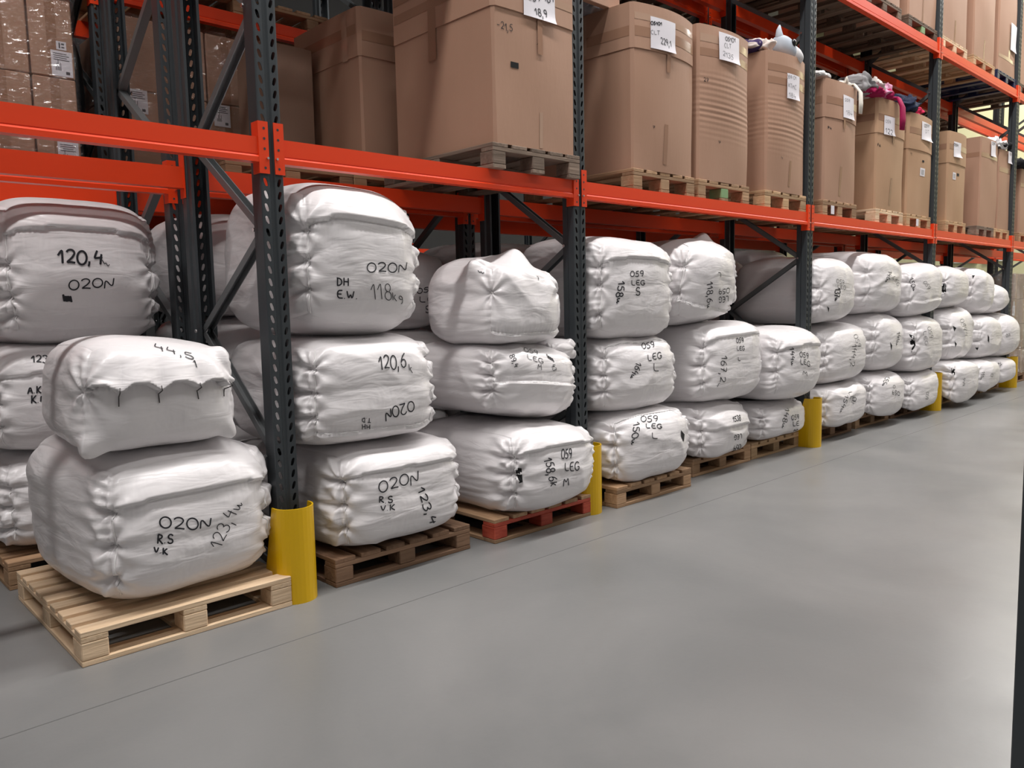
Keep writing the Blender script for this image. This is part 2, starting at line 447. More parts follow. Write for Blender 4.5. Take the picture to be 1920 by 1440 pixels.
def make_beam(length):
    """beam with its top at z=0, face at y=0 looking to -y, spans x 0..length between upright centres"""
    t = thing('rack_beam', 'x', 'rack beam')
    e = .052
    pr = [(0, 0), (.042, 0), (.042, -BH), (-.006, -BH), (-.006, -BH + .02), (-.002, -BH + .024), (.002, -BH + .028), (0, -BH + .032)]
    V = [(x, y, z) for x in (e, length - e) for y, z in pr]; n = len(pr)
    Fs = [(k, (k + 1) % n, n + (k + 1) % n, n + k) for k in range(n)] + [tuple(range(n)), tuple(range(n, 2 * n))]
    fix_normals(np_obj('beam', V, Fs, M['orange'], t))
    for sd in (0, 1):
        mb = MB(); q = (lambda x: x) if sd == 0 else (lambda x: length - x)
        def bx(xa, xb, *r): mb.box(min(q(xa), q(xb)), max(q(xa), q(xb)), *r)
        bx(.012, .055, -.007, -.003, -.142, .062)
        bx(.0515, .055, -.003, .05, -.142, .062)
        hk = mb.obj('end_connector', M['orange'], t)
        hm = MB()
        for z in (.035, -.005, -.045, -.12): hm.tube([(q(.03), -.0068, z), (q(.03), -.0076, z)], .0055, 8)
        hm.obj('rivet_hole', M['steel'], hk)
        MB().tube([(q(.02), -.007, -.082), (q(.02), -.016, -.082)], .005, 8).obj('safety_pin', M['zinc'], hk)
    return t
beams = {}
def beam(i, y, z, flip, label, group):
    xs = [LEFT] + PX
    a, b = xs[i], xs[i + 1]; ln = round(b - a, 3)
    loc = (b, y, z) if flip else (a, y, z); rz = math.pi if flip else 0
    if ln not in beams:
        t = make_beam(ln); t.location = loc; t.rotation_euler = (0, 0, rz); t['label'] = label; t['group'] = group; beams[ln] = t
    else: dup(beams[ln], loc, rz, label, group)
BAY = ['bay of the pale pallet', 'bay past the first guard', 'bay past the second guard', 'bay past the third guard', 'bay past the fourth guard', 'bay past the fifth guard', 'bay at the end wall']
ZR = 1.885
for i in range(7):
    beam(i, 0, H1, False, 'orange front beam, first level, %s' % BAY[i], 'front beams at first level')
    beam(i, FD, ZR, True, 'orange rear beam of the front rack, first level, %s' % BAY[i], 'rear beams of the front rack at first level')
    beam(i, RY, ZR - .003, False, 'shaded front beam of the rear rack, first level, %s' % BAY[i], 'rear rack front beams at first level')
    beam(i, RY + FD, ZR, True, 'shaded back beam of the rear rack, first level, %s' % BAY[i], 'rear rack back beams at first level')
    beam(i, RY, H2 - .02, False, 'shaded front beam of the rear rack, second level, %s' % BAY[i], 'rear rack front beams at second level')
    beam(i, RY + FD, H2 - .02, True, 'shaded back beam of the rear rack, second level, %s' % BAY[i], 'rear rack back beams at second level')
    if i < 2:
        for z, nm in ((ZR, 'first'), (3.08, 'second')):
            beam(i, RY3, z, False, 'shaded front beam of the third rack row, %s level, %s' % (nm, BAY[i]), 'third row front beams')
            beam(i, RY3 + FD, z, True, 'shaded back beam of the third rack row, %s level, %s' % (nm, BAY[i]), 'third row back beams')
    if i:
        beam(i, 0, H2, False, 'orange front beam, second level, %s' % BAY[i], 'front beams at second level')
        beam(i, FD, H2 - .02, True, 'orange rear beam of the front rack, second level, %s' % BAY[i], 'rear beams of the front rack at second level')
for k, x in enumerate((-1.2, 1.6, 4.4)):
    for z, nm in ((1.93, 'lower'), (1.72, 'under')):
        dup(beams[2.8], (x, 5.0, z), 0, 'dim red %s beam of the rack beyond the far aisle, %s along' % (nm, ORD[k]), 'beams of the rack beyond')

# column guards
def guard_mesh():
    n = 14; r = .085; t_ = .006; h = .40; mb = MB(); out = []
    for rr in (r, r - t_):
        prof = [(-rr, .13)] + [(-rr * math.cos(math.pi * k / n), -rr * math.sin(math.pi * k / n) * .95) for k in range(n + 1)] + [(rr, .13)]
        out.append(prof)
    V = []; m_ = len(out[0])
    for prof in out:
        for z in (0, 1):
            for k, (x, y) in enumerate(prof):
                top = h
                yy = y
                if z and y > .0: yy = y - .11 if abs(x) > 0 and k in (0, m_ - 1) else y
                V.append((x, yy, top if z else 0))
    Fs = []
    def q(a, b, c, d): Fs.append((a, b, c, d))
    for k in range(m_ - 1):
        q(k, k + 1, m_ + k + 1, m_ + k)
        q(2 * m_ + k + 1, 2 * m_ + k, 3 * m_ + k, 3 * m_ + k + 1)
        q(m_ + k, m_ + k + 1, 3 * m_ + k + 1, 3 * m_ + k)
        q(k + 1, k, 2 * m_ + k, 2 * m_ + k + 1)
    for k in (0, m_ - 1): q(k, m_ + k, 3 * m_ + k, 2 * m_ + k)
    return V, Fs
V, Fs = guard_mesh()
g0 = None
for i, x in enumerate(PX[:6]):
    lab = 'yellow column guard, %s along the row from the pale pallet' % ORD[i]
    if g0 is None:
        g0 = fix_normals(np_obj('column_guard', V, Fs, M['yellow'], None, False)); g = g0
    else:
        g = g0.copy(); COL.objects.link(g)
    g.location = (x, -.035, 0); tag(g, lab, 'column guard', 'yellow column guards')
# the post of the opposite rack at the aisle's near side
t = dup(f0, (.425, -2.57, 0), math.pi, 'dark grey rack frame alone on the near side of the aisle', None)
t['group'] = 'opposite rack'

# ------------------------------------------------------------------ pallets
PW, PD, PH = .77, .95, .125
def make_pallet(along_x, base, nboards, w=PW, d=PD):
    """origin at the middle of the front edge on the floor; parts share their meshes between pallets"""
    t = thing('wooden_pallet', 'x', 'pallet')
    hw = w / 2; c = .0025; mb = None
    def part(name, b, cc=c): return MB().box(*b, cc).obj(name, WOODS['mid'][0], t)
    if along_x:
        pitch = d / nboards; bw = pitch - .034
        for k in range(nboards):
            y = k * (d - bw) / (nboards - 1); part('deck_board', (-hw, hw, y, y + bw, PH - .02, PH))['ax'] = 0
        for k in range(3):
            x = -hw + k * (w - .09) / 2; part('stringer_board', (x, x + .09, 0, d, PH - .04, PH - .02))['ax'] = 1
    else:
        pitch = w / nboards; bw = pitch - .025
        for k in range(nboards):
            x = -hw + k * (w - bw) / (nboards - 1); part('deck_board', (x, x + bw, 0, d, PH - .02, PH))['ax'] = 1
        for k in range(3):
            y = k * (d - .09) / 2; part('stringer_board', (-hw, hw, y, y + .09, PH - .04, PH - .02))['ax'] = 0
    for i in range(3):
        for j in range(3):
            x = -hw + i * (w - .09) / 2; y = j * (d - .10) / 2
            o_ = part('block', (x, x + .09, y, y + .10, .02, PH - .04), .004); o_['ax'] = 0
            if j == 0: o_['front'] = 2 if i == 1 else 1
    for i in range(3):
        x = -hw + i * (w - .09) / 2
        y0 = .0905 if base == 'perimeter' and i != 1 else (.0905 if base == 'perimeter' else 0)
        part('base_board', (x, x + .09, y0, d - y0, 0, .02))['ax'] = 1
    if base == 'perimeter':
        for y in (0, d - .09): part('base_board', (-hw, hw, y, y + .09, 0, .02))['ax'] = 0
    return t
PROTO = {}
def pallet(kind, x, y, z, rz, woodkey, label, group, paint=None):
    """x: middle, y: front edge"""
    if kind not in PROTO:
        t = {'deckx': lambda: make_pallet(True, 'perimeter', 9), 'decky': lambda: make_pallet(False, 'perimeter', 6), 'rack': lambda: make_pallet(False, 'skids', 5, .655), 'rackw': lambda: make_pallet(False, 'skids', 6),
             'near': lambda: make_pallet(True, 'perimeter', 9, .79, .93)}[kind]()
        PROTO[kind] = t; t.location = (x, y, z); t.rotation_euler = (0, 0, rz); t['label'] = label
        if group: t['group'] = group
    else:
        t = dup(PROTO[kind], (x, y, z), rz, label, group)
    for ch in t.children:
        ch.material_slots[0].link = 'OBJECT'
        ch.material_slots[0].material = WOODS[woodkey][int(ch.get('ax', 0))]
        if paint and ((ch.get('front') and (paint == 'red' or ch['front'] == 2)) or (paint == 'red' and ch.name.startswith('stringer') and ch.bound_box[0][1] < .05)):
            ch.material_slots[0].material = M['red_wood' if paint == 'red' else 'green_wood']
            if paint == 'red': ch['label'] = 'red painted front piece'
    return t
FL = 'pallets on the floor'
pallet('near', -.452, -.10, 0, -.005, 'pale', 'pale new pine pallet standing in front of the near rack bay under two bales', FL)
pallet('deckx', -.46, .98, 0, 0, 'mid', 'worn pallet behind the pale pallet, under the stack marked 120,4', FL)
pallet('decky', .56, -.06, 0, 0, 'brown', 'dark brown pallet next to the first yellow guard under three bales', FL)
pallet('decky', 1.46, -.10, 0, 0, 'mid', 'pallet with red painted front blocks beside the second yellow guard', FL, 'red')
pallet('decky', 2.42, -.12, 0, 0, 'mid', 'brown pallet just past the second yellow guard', FL)
pallet('decky', 3.42, .02, 0, 0, 'mid', 'brown pallet in the middle of the bay between second and third guards', FL)
pallet('decky', 4.22, .03, 0, 0, 'tan', 'light brown pallet against the third yellow guard', FL)
pallet('decky', 5.22, .03, 0, 0, 'brown', 'dark pallet just past the third yellow guard', FL)
pallet('decky', 6.12, .05, 0, 0, 'mid', 'pallet in the middle of the bay between third and fourth guards', FL)
pallet('decky', 6.95, .05, 0, 0, 'brown', 'pallet against the fourth yellow guard, before it', FL)
pallet('decky', 8.0, .05, 0, 0, 'tan', 'pallet just past the fourth yellow guard', FL)
pallet('decky', 8.9, .05, 0, 0, 'brown', 'pallet in the middle of the bay between fourth and fifth guards', FL)
pallet('decky', 9.74, .05, 0, 0, 'tan', 'pallet against the fifth yellow guard, before it', FL)
pallet('decky', 10.95, .05, 0, 0, 'brown', 'dark pallet past the fifth yellow guard under wrapped cartons', FL)

# ------------------------------------------------------------------ bales
_grid = {}
def cube_grid(n):
    if n in _grid: return _grid[n]
    t = np.linspace(-1, 1, n + 1); t = np.sign(t) * (1 - (1 - np.abs(t)) ** 1.25)      # denser near the edges
    key = {}; P = []; Fs = []
    def vid(p):
        k = tuple(np.round(p, 6))
        if k not in key: key[k] = len(P); P.append(p)
        return key[k]
    for ax in range(3):
        for sd in (-1, 1):
            a, b = [k for k in range(3) if k != ax]
            ids = np.zeros((n + 1, n + 1), int)
            for i in range(n + 1):
                for j in range(n + 1):
                    p = [0., 0., 0.]; p[ax] = sd; p[a] = t[i]; p[b] = t[j]; ids[i, j] = vid(tuple(p))
            fl = (sd > 0) ^ (ax == 1)
            for i in range(n):
                for j in range(n):
                    f = (ids[i, j], ids[i + 1, j], ids[i + 1, j + 1], ids[i, j + 1])
                    Fs.append(f if fl else f[::-1])
    _grid[n] = (np.array(P), Fs); return _grid[n]

def bale_shape(P, o):
    """points of a cube's surface -> points of the filled bale, metres from the middle"""
    k = o['k']; q = P / (np.sum(np.abs(P) ** k, 1) ** (1 / k))[:, None]
    h = np.array(o['h'])
    X, Y, Z = P[:, 0], P[:, 1], P[:, 2]; aX, aY, aZ = np.abs(P).T
    nr = np.sign(q) * np.abs(q) ** (k - 1) / h; nr /= np.linalg.norm(nr, axis=1)[:, None]
    pos = q * h; pf = pos * o.get('fq', 1.)
    if o['rot']:                                            # seams and ties turned on the front face
        c, s = math.cos(o['rot']), math.sin(o['rot']); Xr = c * X + s * Z; Zr = -s * X + c * Z
    else: Xr, Zr = X, Z
    front = (aY >= np.maximum(aX, aZ)) & (Y < 0); side = (aX > aY) & (aX >= aZ)
    u = np.where(front, Xr, np.where(side, np.sign(X) * (2 + Y), np.sign(X) * np.minimum(aX, 1) * 1.0))
    vert = np.where(front | side, np.clip((1.0 - aZ) * 9, 0, 1), 0.)
    rs = np.random.RandomState(o['seed']); d = np.zeros(len(P)); amp = o['pinch']
    zl = o['ties']
    nl = noise3(pf + o['seed'], 5.0, o['seed'], 2)
    au = np.abs(u)
    gs = np.zeros(len(P)); n4 = noise3(pos, 14., o['seed'] + 40, 2)
    for i, zi in enumerate(zl):
        g = np.exp(-((Zr - zi + .03 * nl) / .07) ** 2); gs += g
        E = np.where(au < 1, .07 + .6 * np.exp(-((1 - au) / .09) ** 2), .10 + .9 * np.exp(-((au - 1.06) / .20) ** 2))
        d -= amp * g * E * vert
        for s in (-1, 1):
            du = (u - s * 1.03) * h[0]; dz = (Zr - zi) * h[2]; r = np.hypot(du, dz); th = np.arctan2(dz, du)
            ph = rs.rand() * 6.28; m_ = rs.randint(6, 10)
            d += o['wr'] * np.sin(th * m_ + ph + 1.2 * nl) * np.exp(-(r / .13) ** 2) * np.clip(r / .02, 0, 1) * vert
    # puffs between the ties just behind the front edges, pleats running back from them
    d += o['puff'] * np.exp(-((au - 1.16) / .15) ** 2) * np.clip(1 - gs, 0, 1) * vert
    d += o['pleat'] * (1 + 1.5 * n4) * np.sin(Zr * h[2] * 150 + 9 * nl + 2 * np.sign(X)) * np.exp(-((au - 1.10) / .16) ** 2) * np.clip(1.2 - gs, 0, 1) * vert
    if o['seam'] is not None and o['vs']:
        d -= .006 * np.exp(-((au - .965) / .022) ** 2) * vert * np.where((Zr - o['seam']) * o['seam_dir'] < 0, 1, .3)
    # hem along the seam
    if o['seam'] is not None:
        zs = o['seam'] + o['arch'] * (1 - Xr ** 2) + o['scal'] * (np.abs(np.sin((Xr + 1) * math.pi * 2.2)) - .5)
        up = np.where(o['seam_dir'] > 0, Zr - zs, zs - Zr)
        fm = np.where(front, np.clip((1.02 - np.abs(Xr)) * 8, 0, 1), 0.)
        d += o['hem'] * fm * np.where(up > 0, np.exp(-up / .30), -.35 * np.exp(up / .10))
        d += .0035 * fm * np.where(up > 0, 0, 1) * np.sin(Xr * h[0] * 260 + 2 * nl) * np.exp(up / .12)
    # strained folds on the sides, gathered towards the front edge
    sd = np.where(side, 1., 0.)
    n2 = noise3((pf if 'fq' in o else pos) * np.array([1, .5, 4.5]) + 3 * o['seed'], 9., o['seed'] + 7, 3)
    d += o['fold'] * sd * n2 * np.clip(1.35 - (Y + 1) * .5, .25, 1)
    n3 = noise3(pf * np.array([1.6, 1, 1.6]), 9., o['seed'] + 9, 3)
    d += o['crump'] * o['fold'] * (1 - sd) * n3
    rdg = 1 - np.abs(noise3(pf * np.array([1, 1, 1.7]), 6., o['seed'] + 31, 2)) * 3.0
    d += o['fold'] * np.where(front, 1.6 * o['crump'], .9) * np.clip(rdg, 0, 1) ** 2
    d += o['lump'] * nl * .5 + o['lump'] * noise3(pos, 11., o['seed'] + 3, 3) * .35
    for (bp, br, ba) in o['bumps']:
        dd = np.sum(((P - np.array(bp)) * h) ** 2, 1); d += ba * np.exp(-dd / br ** 2)
    pos = pos + nr * d[:, None]
    for ax_ in range(3): pos[:, ax_] += o['warp'] * noise3(q, 1.7, o['seed'] + 60 + ax_, 2) * (.5 if ax_ == 1 else 1.)
    # the weight spreads the foot a little
    w = 1 + o['spread'] * (.35 - q[:, 2]) * .5
    pos[:, 0] *= w; pos[:, 1] *= 1 + (w - 1) * .5
    pos[:, 2] += o['tilt'] * pos[:, 0] + o['pitch'] * pos[:, 1]
    c, s = math.cos(o['rz']), math.sin(o['rz'])
    xy = pos[:, :2].copy(); pos[:, 0] = c * xy[:, 0] - s * xy[:, 1]; pos[:, 1] = s * xy[:, 0] + c * xy[:, 1]
    nn = nr.copy(); nr[:, 0] = c * nn[:, 0] - s * nn[:, 1]; nr[:, 1] = s * nn[:, 0] + c * nn[:, 1]
    return pos, nr

BALES = {}
def bale(key, box, label, seed, n=44, group='white bales on the floor pallets', texts=(), tears=(), thick=.0056, vseam=True, strings=True, name='fabric_bale', **kw):
    x0, x1, y0, y1, z0, z1 = box
    o = dict(k=4.4, h=((x1 - x0) / 2, (y1 - y0) / 2, (z1 - z0) / 2), rot=0., seed=seed, pinch=.030, ties=(-.52, -.02, .46), wr=.008, seam=.46, scal=0., seam_dir=1, arch=.06, crump=.35, droop=0., warp=.012, puff=.016, pleat=.0026, vs=vseam,
             hem=.014, fold=.008, lump=.012, bumps=(), spread=.03, tilt=0., pitch=0., rz=0.)
    if key[0] == 's':
        jr = random.Random(seed * 7 + 1)
        o.update(k=jr.uniform(3.2, 3.9), rz=jr.uniform(-.05, .05), tilt=jr.uniform(-.04, .04), warp=.018)
        if 'low' not in key: z0 -= .004
        if 'top' not in key: z1 += .004
        o['h'] = (o['h'][0], o['h'][1], (z1 - z0) / 2)
    o.update(kw)
    mid = np.array([(x0 + x1) / 2, (y0 + y1) / 2, (z0 + z1) / 2]); base = np.array([mid[0], mid[1], z0])
    P, Fs = cube_grid(n); pos, nr = bale_shape(P, o)
    zmin = -o['h'][2]; dw = 0.
    if o['droop']:                                             # belly hanging over the pallet's front edge
        dw = o['droop'] * np.clip((-pos[:, 1] - o['h'][1] + .21) / .13, 0, 1)
        pos[:, 2] -= dw * np.clip(.35 - pos[:, 2] / o['h'][2], 0, 1.35) / 1.35
    pos[:, 2] = np.maximum(pos[:, 2], zmin - dw)               # lies flat on what carries it
    t = thing(name, label, 'bale', base, 0, group)
    np_obj('bag_body', pos + mid - base, Fs, M['bale'], t, True)
    # seam tapes
    def path(pp, off=.002):
        q, nn = bale_shape(np.array(pp, float), o); return q + nn * off + mid - base
    def front_pt(x, z):
        if o['rot']:
            c, s = math.cos(o['rot']), math.sin(o['rot']); x, z = c * x - s * z, s * x + c * z
        if abs(x) > 1: return (math.copysign(1, x), -1 + min(1, abs(x) - 1), max(-1, min(1, z)))
        if z > 1: return (x, -1 + min(1.9, z - 1), 1)
        if z < -1: return (x, -1 + min(1.9, -1 - z), -1)
        return (x, -1, z)
    if o['seam'] is not None:
        zf = lambda x: o['seam'] + o['arch'] * (1 - x * x) + o['scal'] * (abs(math.sin((x + 1) * math.pi * 2.2)) - .5)
        mb = MB(); mb.tube(path([front_pt(x, zf(x)) for x in np.linspace(-.97, .97, 40)]), .0042, 6)
        mb.obj('top_seam', M['piping'], t, True)
        if vseam:
            for s in (-1, 1):
                a, b = (o['seam'], -.97) if o['seam_dir'] > 0 else (o['seam'], .97)
                MB().tube(path([front_pt(s * .965, z) for z in np.linspace(a, b, 36)]), .0034, 6).obj('side_seam', M['piping'], t, True)
        if strings:
            ps = []
            if o['scal']:
                for kk in range(5):
                    x = -1 + kk / 2.2
                    if abs(x) < .98: ps.append((path([front_pt(x, zf(x) + dz) for dz in (.10, .02, -.06, -.14, -.22)], .004), .0022))
            else:
                for s in (-1, 1):
                    for zi in o['ties']: ps.append((path([front_pt(s * (1.0 + dx), zi + .02 * math.sin(dx * 40)) for dx in (-.07, -.03, .0, .04, .1)], .002), .0016))
            for pp, r_ in ps: MB().tube(pp, r_, 5).obj('tie_string', M['string'] if o['scal'] else M['piping'], t, True)
    if texts or tears:
        W = (pos + mid)
        bvh = BVHTree.FromPolygons([tuple(v) for v in W], Fs)
        if texts:
            for tx in texts:
                s_, p0, ex, ey = tx[:4]; th = tx[4] * 1.4 if len(tx) > 4 else thick
                mb = project_strokes(bvh, base, text_lines(s_, p0, ex, ey), th)
                if mb.f: mb.obj('handwriting', M['ink'], t)['label'] = 'black marker handwriting'
        for tr in tears:
            V = []
            cx = sum(p[0] for p in tr) / len(tr); cy = sum(p[1] for p in tr) / len(tr)
            tr = [(cx + (p[0] - cx) * 1.3, cy + (p[1] - cy) * 1.3) for p in tr]
            for sc_ in (1., .66, .33):
                for i in range(len(tr)):
                    for f_ in (0, .5):
                        a, b = tr[i], tr[(i + 1) % len(tr)]
                        x = a[0] + (b[0] - a[0]) * f_; y = a[1] + (b[1] - a[1]) * f_
                        V.append((cx + (x - cx) * sc_, cy + (y - cy) * sc_))
            V.append((cx, cy)); Q = []
            for (x, y) in V:
                d_ = ray(x, y); d_ /= np.linalg.norm(d_); hh = bvh.ray_cast(Vector(CAM), Vector(d_))
                Q.append(None if hh[0] is None else np.array(hh[0]) + np.array(hh[1]) * .003 - base)
            if any(q is None for q in Q): continue
            r = 2 * len(tr); Ft = []
            for l in range(2):
                for i in range(r): Ft.append((l * r + i, l * r + (i + 1) % r, (l + 1) * r + (i + 1) % r, (l + 1) * r + i))
            for i in range(r): Ft.append((2 * r + i, 2 * r + (i + 1) % r, 3 * r))
            np_obj('torn_opening', Q, Ft, M['hole'], t)['label'] = 'black opening torn in the fabric'
    return t
PH_ = PH
N1 = 72
# near bay
bale('near_low', (-.80, -.085, -.10, .86, PH_, .705), 'big white bale on the pale pallet marked 020 N with 123,4 written upwards', 11, N1,
     texts=[('020N', (298, 968), (98, 4), (0, 21)), ('R.S', (295, 1000), (30, 2), (-1, 18)), ('V.K', (288, 1025), (26, 3), (0, 12)), ('123,4u', (389, 1022), (42, -86), (24, 8), .0026)],
     seam=.42, pinch=.035, ties=(-.62, -.12, .38), k=4.0, rz=.085, hem=.014, bumps=[((-.9, .2, 1), .22, .05)])
bale('near_high', (-.78, -.185, -.08, .62, .70, 1.115), 'small white sack with a scalloped tied flap, lying on top of the pale pallet bale', 12, N1,
     texts=[('44,5', (284, 643), (76, 20), (6, 12), .0026), ('1', (360, 672), (6, 4), (4, 14), .0026)],
     seam=.22, scal=.16, hem=.040, arch=0, tilt=-.05, pleat=.0008, puff=.004, pinch=.006, ties=(.2,), k=4.0, vseam=False, lump=.016, fold=.005, spread=.05, rz=-.03, warp=.02, bumps=[((-1, -1, -.95), .06, .05), ((1, -1, -.95), .05, .04), ((1, -1, .9), .06, .03)])
bale('back_low', (-.86, -.10, 1.0, 1.84, PH_, .58), 'lowest white bale of the stack behind the pale pallet', 13, 40, texts=())
bale('back_mid', (-.86, -.14, 1.0, 1.84, .575, 1.08), 'white bale marked A.Kh K.N, half hidden behind the small tied sack', 14, 56,
     texts=[('123,4', (58, 667), (50, 0), (0, 14)), ('0', (91, 692), (10, 0), (0, 14)), ('A.Kh', (52, 724), (36, -2), (0, 15)), ('K.N', (58, 742), (28, -3), (0, 15))])
bale('back_top', (-.80, -.065, .985, 1.84, 1.07, 1.76), 'white bale marked 120,4 with a scribble, atop the stack behind the pale pallet', 15, N1,
     texts=[('120,4', (107, 468), (86, 2), (0, 25), .0065), ('~', (190, 482), (14, 6), (3, 14), .0026), ('020N', (128, 525), (86, -4), (0, 18)), ('#', (118, 550), (16, 0), (0, 20), .0065)],
     seam=.50, k=4.0, ties=(-.72, -.40, .06), pinch=.03)
# narrow bay
bale('n1_low', (.17, .91, -.14, .84, PH_, .60), 'white bale on the dark brown pallet, with 123,4 written downwards', 21, N1,
     texts=[('020N', (708, 904), (76, -22), (2, 22)), ('R.S', (710, 931), (26, -1), (0, 13)), ('V.K', (713, 948), (27, -3), (0, 11)), ('123,4', (794, 911), (26, 68), (-14, 5), .0045)],
     seam=.52, ties=(-.5, .0, .5))
bale('n1_mid', (.06, .785, -.11, .84, .595, 1.09), 'white bale marked 120,6 with 020 N upside down, beside the first guarded post', 22, N1,
     texts=[('120,6', (708, 668), (52, -6), (2, 26)), ('k', (764, 680), (9, 6), (2, 16), .0026), ('020N', (778, 769), (-55, 21), (-3, -20)), ('HH', (694, 804), (-16, 1), (0, -9), .0026), ('T.D', (695, 792), (-17, 0), (0, -8), .0026)],
     seam=-.80, seam_dir=-1, ties=(-.45, .05, .55), pinch=.028)
bale('n1_top', (.06, .755, -.10, .86, 1.08, 1.775), 'tall white bale marked 020 N and 118, topmost right beside the first guarded post', 23, N1,
     texts=[('020N', (687, 493), (76, -1), (0, 18)), ('DH', (631, 520), (23, 2), (0, 15)), ('E.W.', (631, 544), (40, 2), (0, 15)), ('118', (693, 529), (40, 2), (2, 30), .0026), ('kg', (733, 545), (22, 4), (2, 17), .0026)],
     seam=.42, ties=(-.55, -.1, .36), k=3.3, hem=.020, pinch=.028, tilt=-.05)
bale('n2_low', (1.10, 1.805, -.24, .78, PH_, .585), 'white bale on the red fronted pallet, marked 059 LEG M and 158,6', 24, N1,
     texts=[('059', (1052, 843), (20, -3), (0, 18)), ('LEG', (1058, 867), (27, -2), (0, 17)), ('M', (1056, 895), (11, -2), (0, 16)), ('158,6k', (1035, 857), (12, 54), (-16, 3))],
     tears=[[(966, 880), (977, 881), (978, 901), (973, 902), (970, 890)]], seam=.50, ties=(-.45, .05, .45), crump=.8, k=3.9, warp=.022)
bale('n2_mid', (1.05, 1.805, -.12, .80, .58, 1.01), 'white bale marked 89,4 in the middle of the red pallet stack', 25, N1,
     texts=[('059', (981, 652), (27, 6), (2, 8), .0026), ('LEG', (987, 664), (30, 9), (1, 9), .0026), ('M', (1008, 681), (8, 2), (0, 12), .0026), ('89,4', (963, 663), (10, 23), (-9, 4), .0026), ('#', (1024, 663), (12, 8), (3, 10), .005), ('43', (1040, 682), (4, 12), (-7, 2), .0026)],
     seam=-.10, seam_dir=-1, ties=(-.35, .15, .6), fold=.008, tilt=-.09, crump=.9, k=3.6, warp=.03)
bale('n2_scrap', (1.60, 1.81, -.04, .24, .90, 1.005), 'small white bundle tucked on the end of the bale marked 89,4', 28, 28, seam=None, ties=(.1,), k=2.6, lump=.02, group='small white bundles')
bale('n2_top', (1.10, 1.665, -.10, .52, 1.0, 1.46), 'crumpled white sack with knotted ears on top of the red pallet stack', 26, N1,
     texts=[('~', (895, 503), (12, 2), (2, 9), .0026), ('7', (1006, 517), (4, 4), (2, 8), .0026)],
     seam=-.82, seam_dir=-1, scal=.0, k=3.6, pinch=.012, ties=(.25,), fold=.012, lump=.022, vseam=False, bumps=[((.02, -.5, 1), .09, .045), ((.26, -.45, 1), .08, .032), ((-.95, -.5, .9), .06, .05), ((.8, -.6, 1), .12, -.04), ((-.5, -.5, 1), .09, -.02), ((-1, .1, -.8), .10, .03)], spread=.12, pleat=.001, puff=.004, crump=.9)
# second bay
bale('s3_low', (2.0, 2.86, -.18, .78, PH_, .545), 'white bale marked 059 LEG L and 150, on the pallet past the second guard', 31, N1, droop=0.03,
     texts=[('059', (1201, 780), (33, -1), (0, 11)), ('LEG', (1210, 794), (30, 1), (0, 9)), ('L', (1221, 811), (12, 0), (0, 11)), ('150u', (1200, 790), (-4, 42), (-13, 2))],
     tears=[[(1265, 757), (1272, 764), (1271, 775), (1266, 770)], [(1277, 809), (1282, 815), (1281, 826), (1277, 818)]], seam=.95, ties=(-.45, .2, .7), hem=.004, fold=.008, crump=.9)
bale('s3_mid', (2.0, 2.77, -.11, .80, .54, 1.01), 'white bale marked 164, middle of the stack past the second guard', 32, N1,
     texts=[('059', (1202, 644), (24, -4), (2, 11)), ('LEG', (1213, 665), (26, -5), (1, 12)), ('L', (1224, 681), (11, 0), (0, 16)), ('164u', (1204, 683), (-14, 30), (-10, -5))],
     seam=.88, ties=(-.4, .1, .6), hem=.005, crump=.9)
bale('s3_top', (1.95, 2.73, -.10, .70, 1.0, 1.60), 'white bale marked 059 LEG S and 158, topmost past the second guarded post', 33, N1,
     texts=[('059', (1181, 509), (26, -2), (0, 11)), ('LEG', (1183, 525), (25, 0), (0, 10)), ('S', (1191, 539), (9, 0), (0, 15), .005), ('158u', (1172, 527), (-6, 42), (-13, 0), .005)],
     seam=.50, ties=(-.6, .05, .42), k=4.4)
bale('s4_low', (2.95, 3.72, -.12, .80, PH_, .505), 'white bale marked 1538 on the middle pallet of the bay between second and third guards', 34, 52, droop=0.03,
     texts=[('1538', (1373, 781), (15, -3), (1, 10)), ('LEG', (1391, 822), (-14, 3), (0, -9)), ('059', (1389, 842), (-14, 4), (0, -10))],
     tears=[[(1321, 853), (1328, 855), (1327, 863), (1322, 862)]], seam=.1, ties=(-.5, .1, .6), crump=.9)
bale('s4_mid', (2.98, 3.82, -.12, .80, .50, 1.06), 'white bale marked 059 LEG L and 167,2, between the second and third guards', 35, 60,
     texts=[('059', (1380, 634), (14, -1), (0, 9)), ('LEG', (1381, 649), (14, 0), (0, 8.5)), ('L', (1383, 669), (5, 0), (0, 8)), ('167,2', (1364, 667), (-4, 50), (-11, -1)), ('~', (1352, 718), (-3, 8), (-6, 0), .0026)], seam=.62, ties=(-.5, .0, .5), k=4.6)
bale('s4_top', (2.79, 3.56, -.10, .78, 1.05, 1.63), 'white bale with a peaked top and 118,6 written downwards', 36, 60,
     texts=[('118,6u', (1337, 527), (-2, 50), (-11, 2)), ('059', (1368, 549), (-21, 3), (0, -10)), ('LEG', (1366, 565), (-18, 3), (0, -11)), ('L', (1352, 520), (-6, 0), (0, -9))],
     seam=-.74, seam_dir=-1, ties=(-.5, .2), k=3.4, rot=-.25, bumps=[((.35, -.5, 1), .07, .06), ((-.2, -1, .2), .2, .02)], fold=.009, crump=.9)
bale('s5_low', (3.78, 4.60, -.11, .80, PH_, .43), 'white bale marked 059 LEG M and 148, on the light pallet against the third guard', 37, 52,
     texts=[('148u', (1480, 766), (-7, 38), (-8, -2)), ('059', (1484, 779), (14, -2), (0, 9)), ('LE', (1486, 791), (12, -2), (0, 9)), ('M', (1488, 803), (9, -1), (0, 9))], seam=None, ties=(-.3, .4), lump=.02, crump=.9)
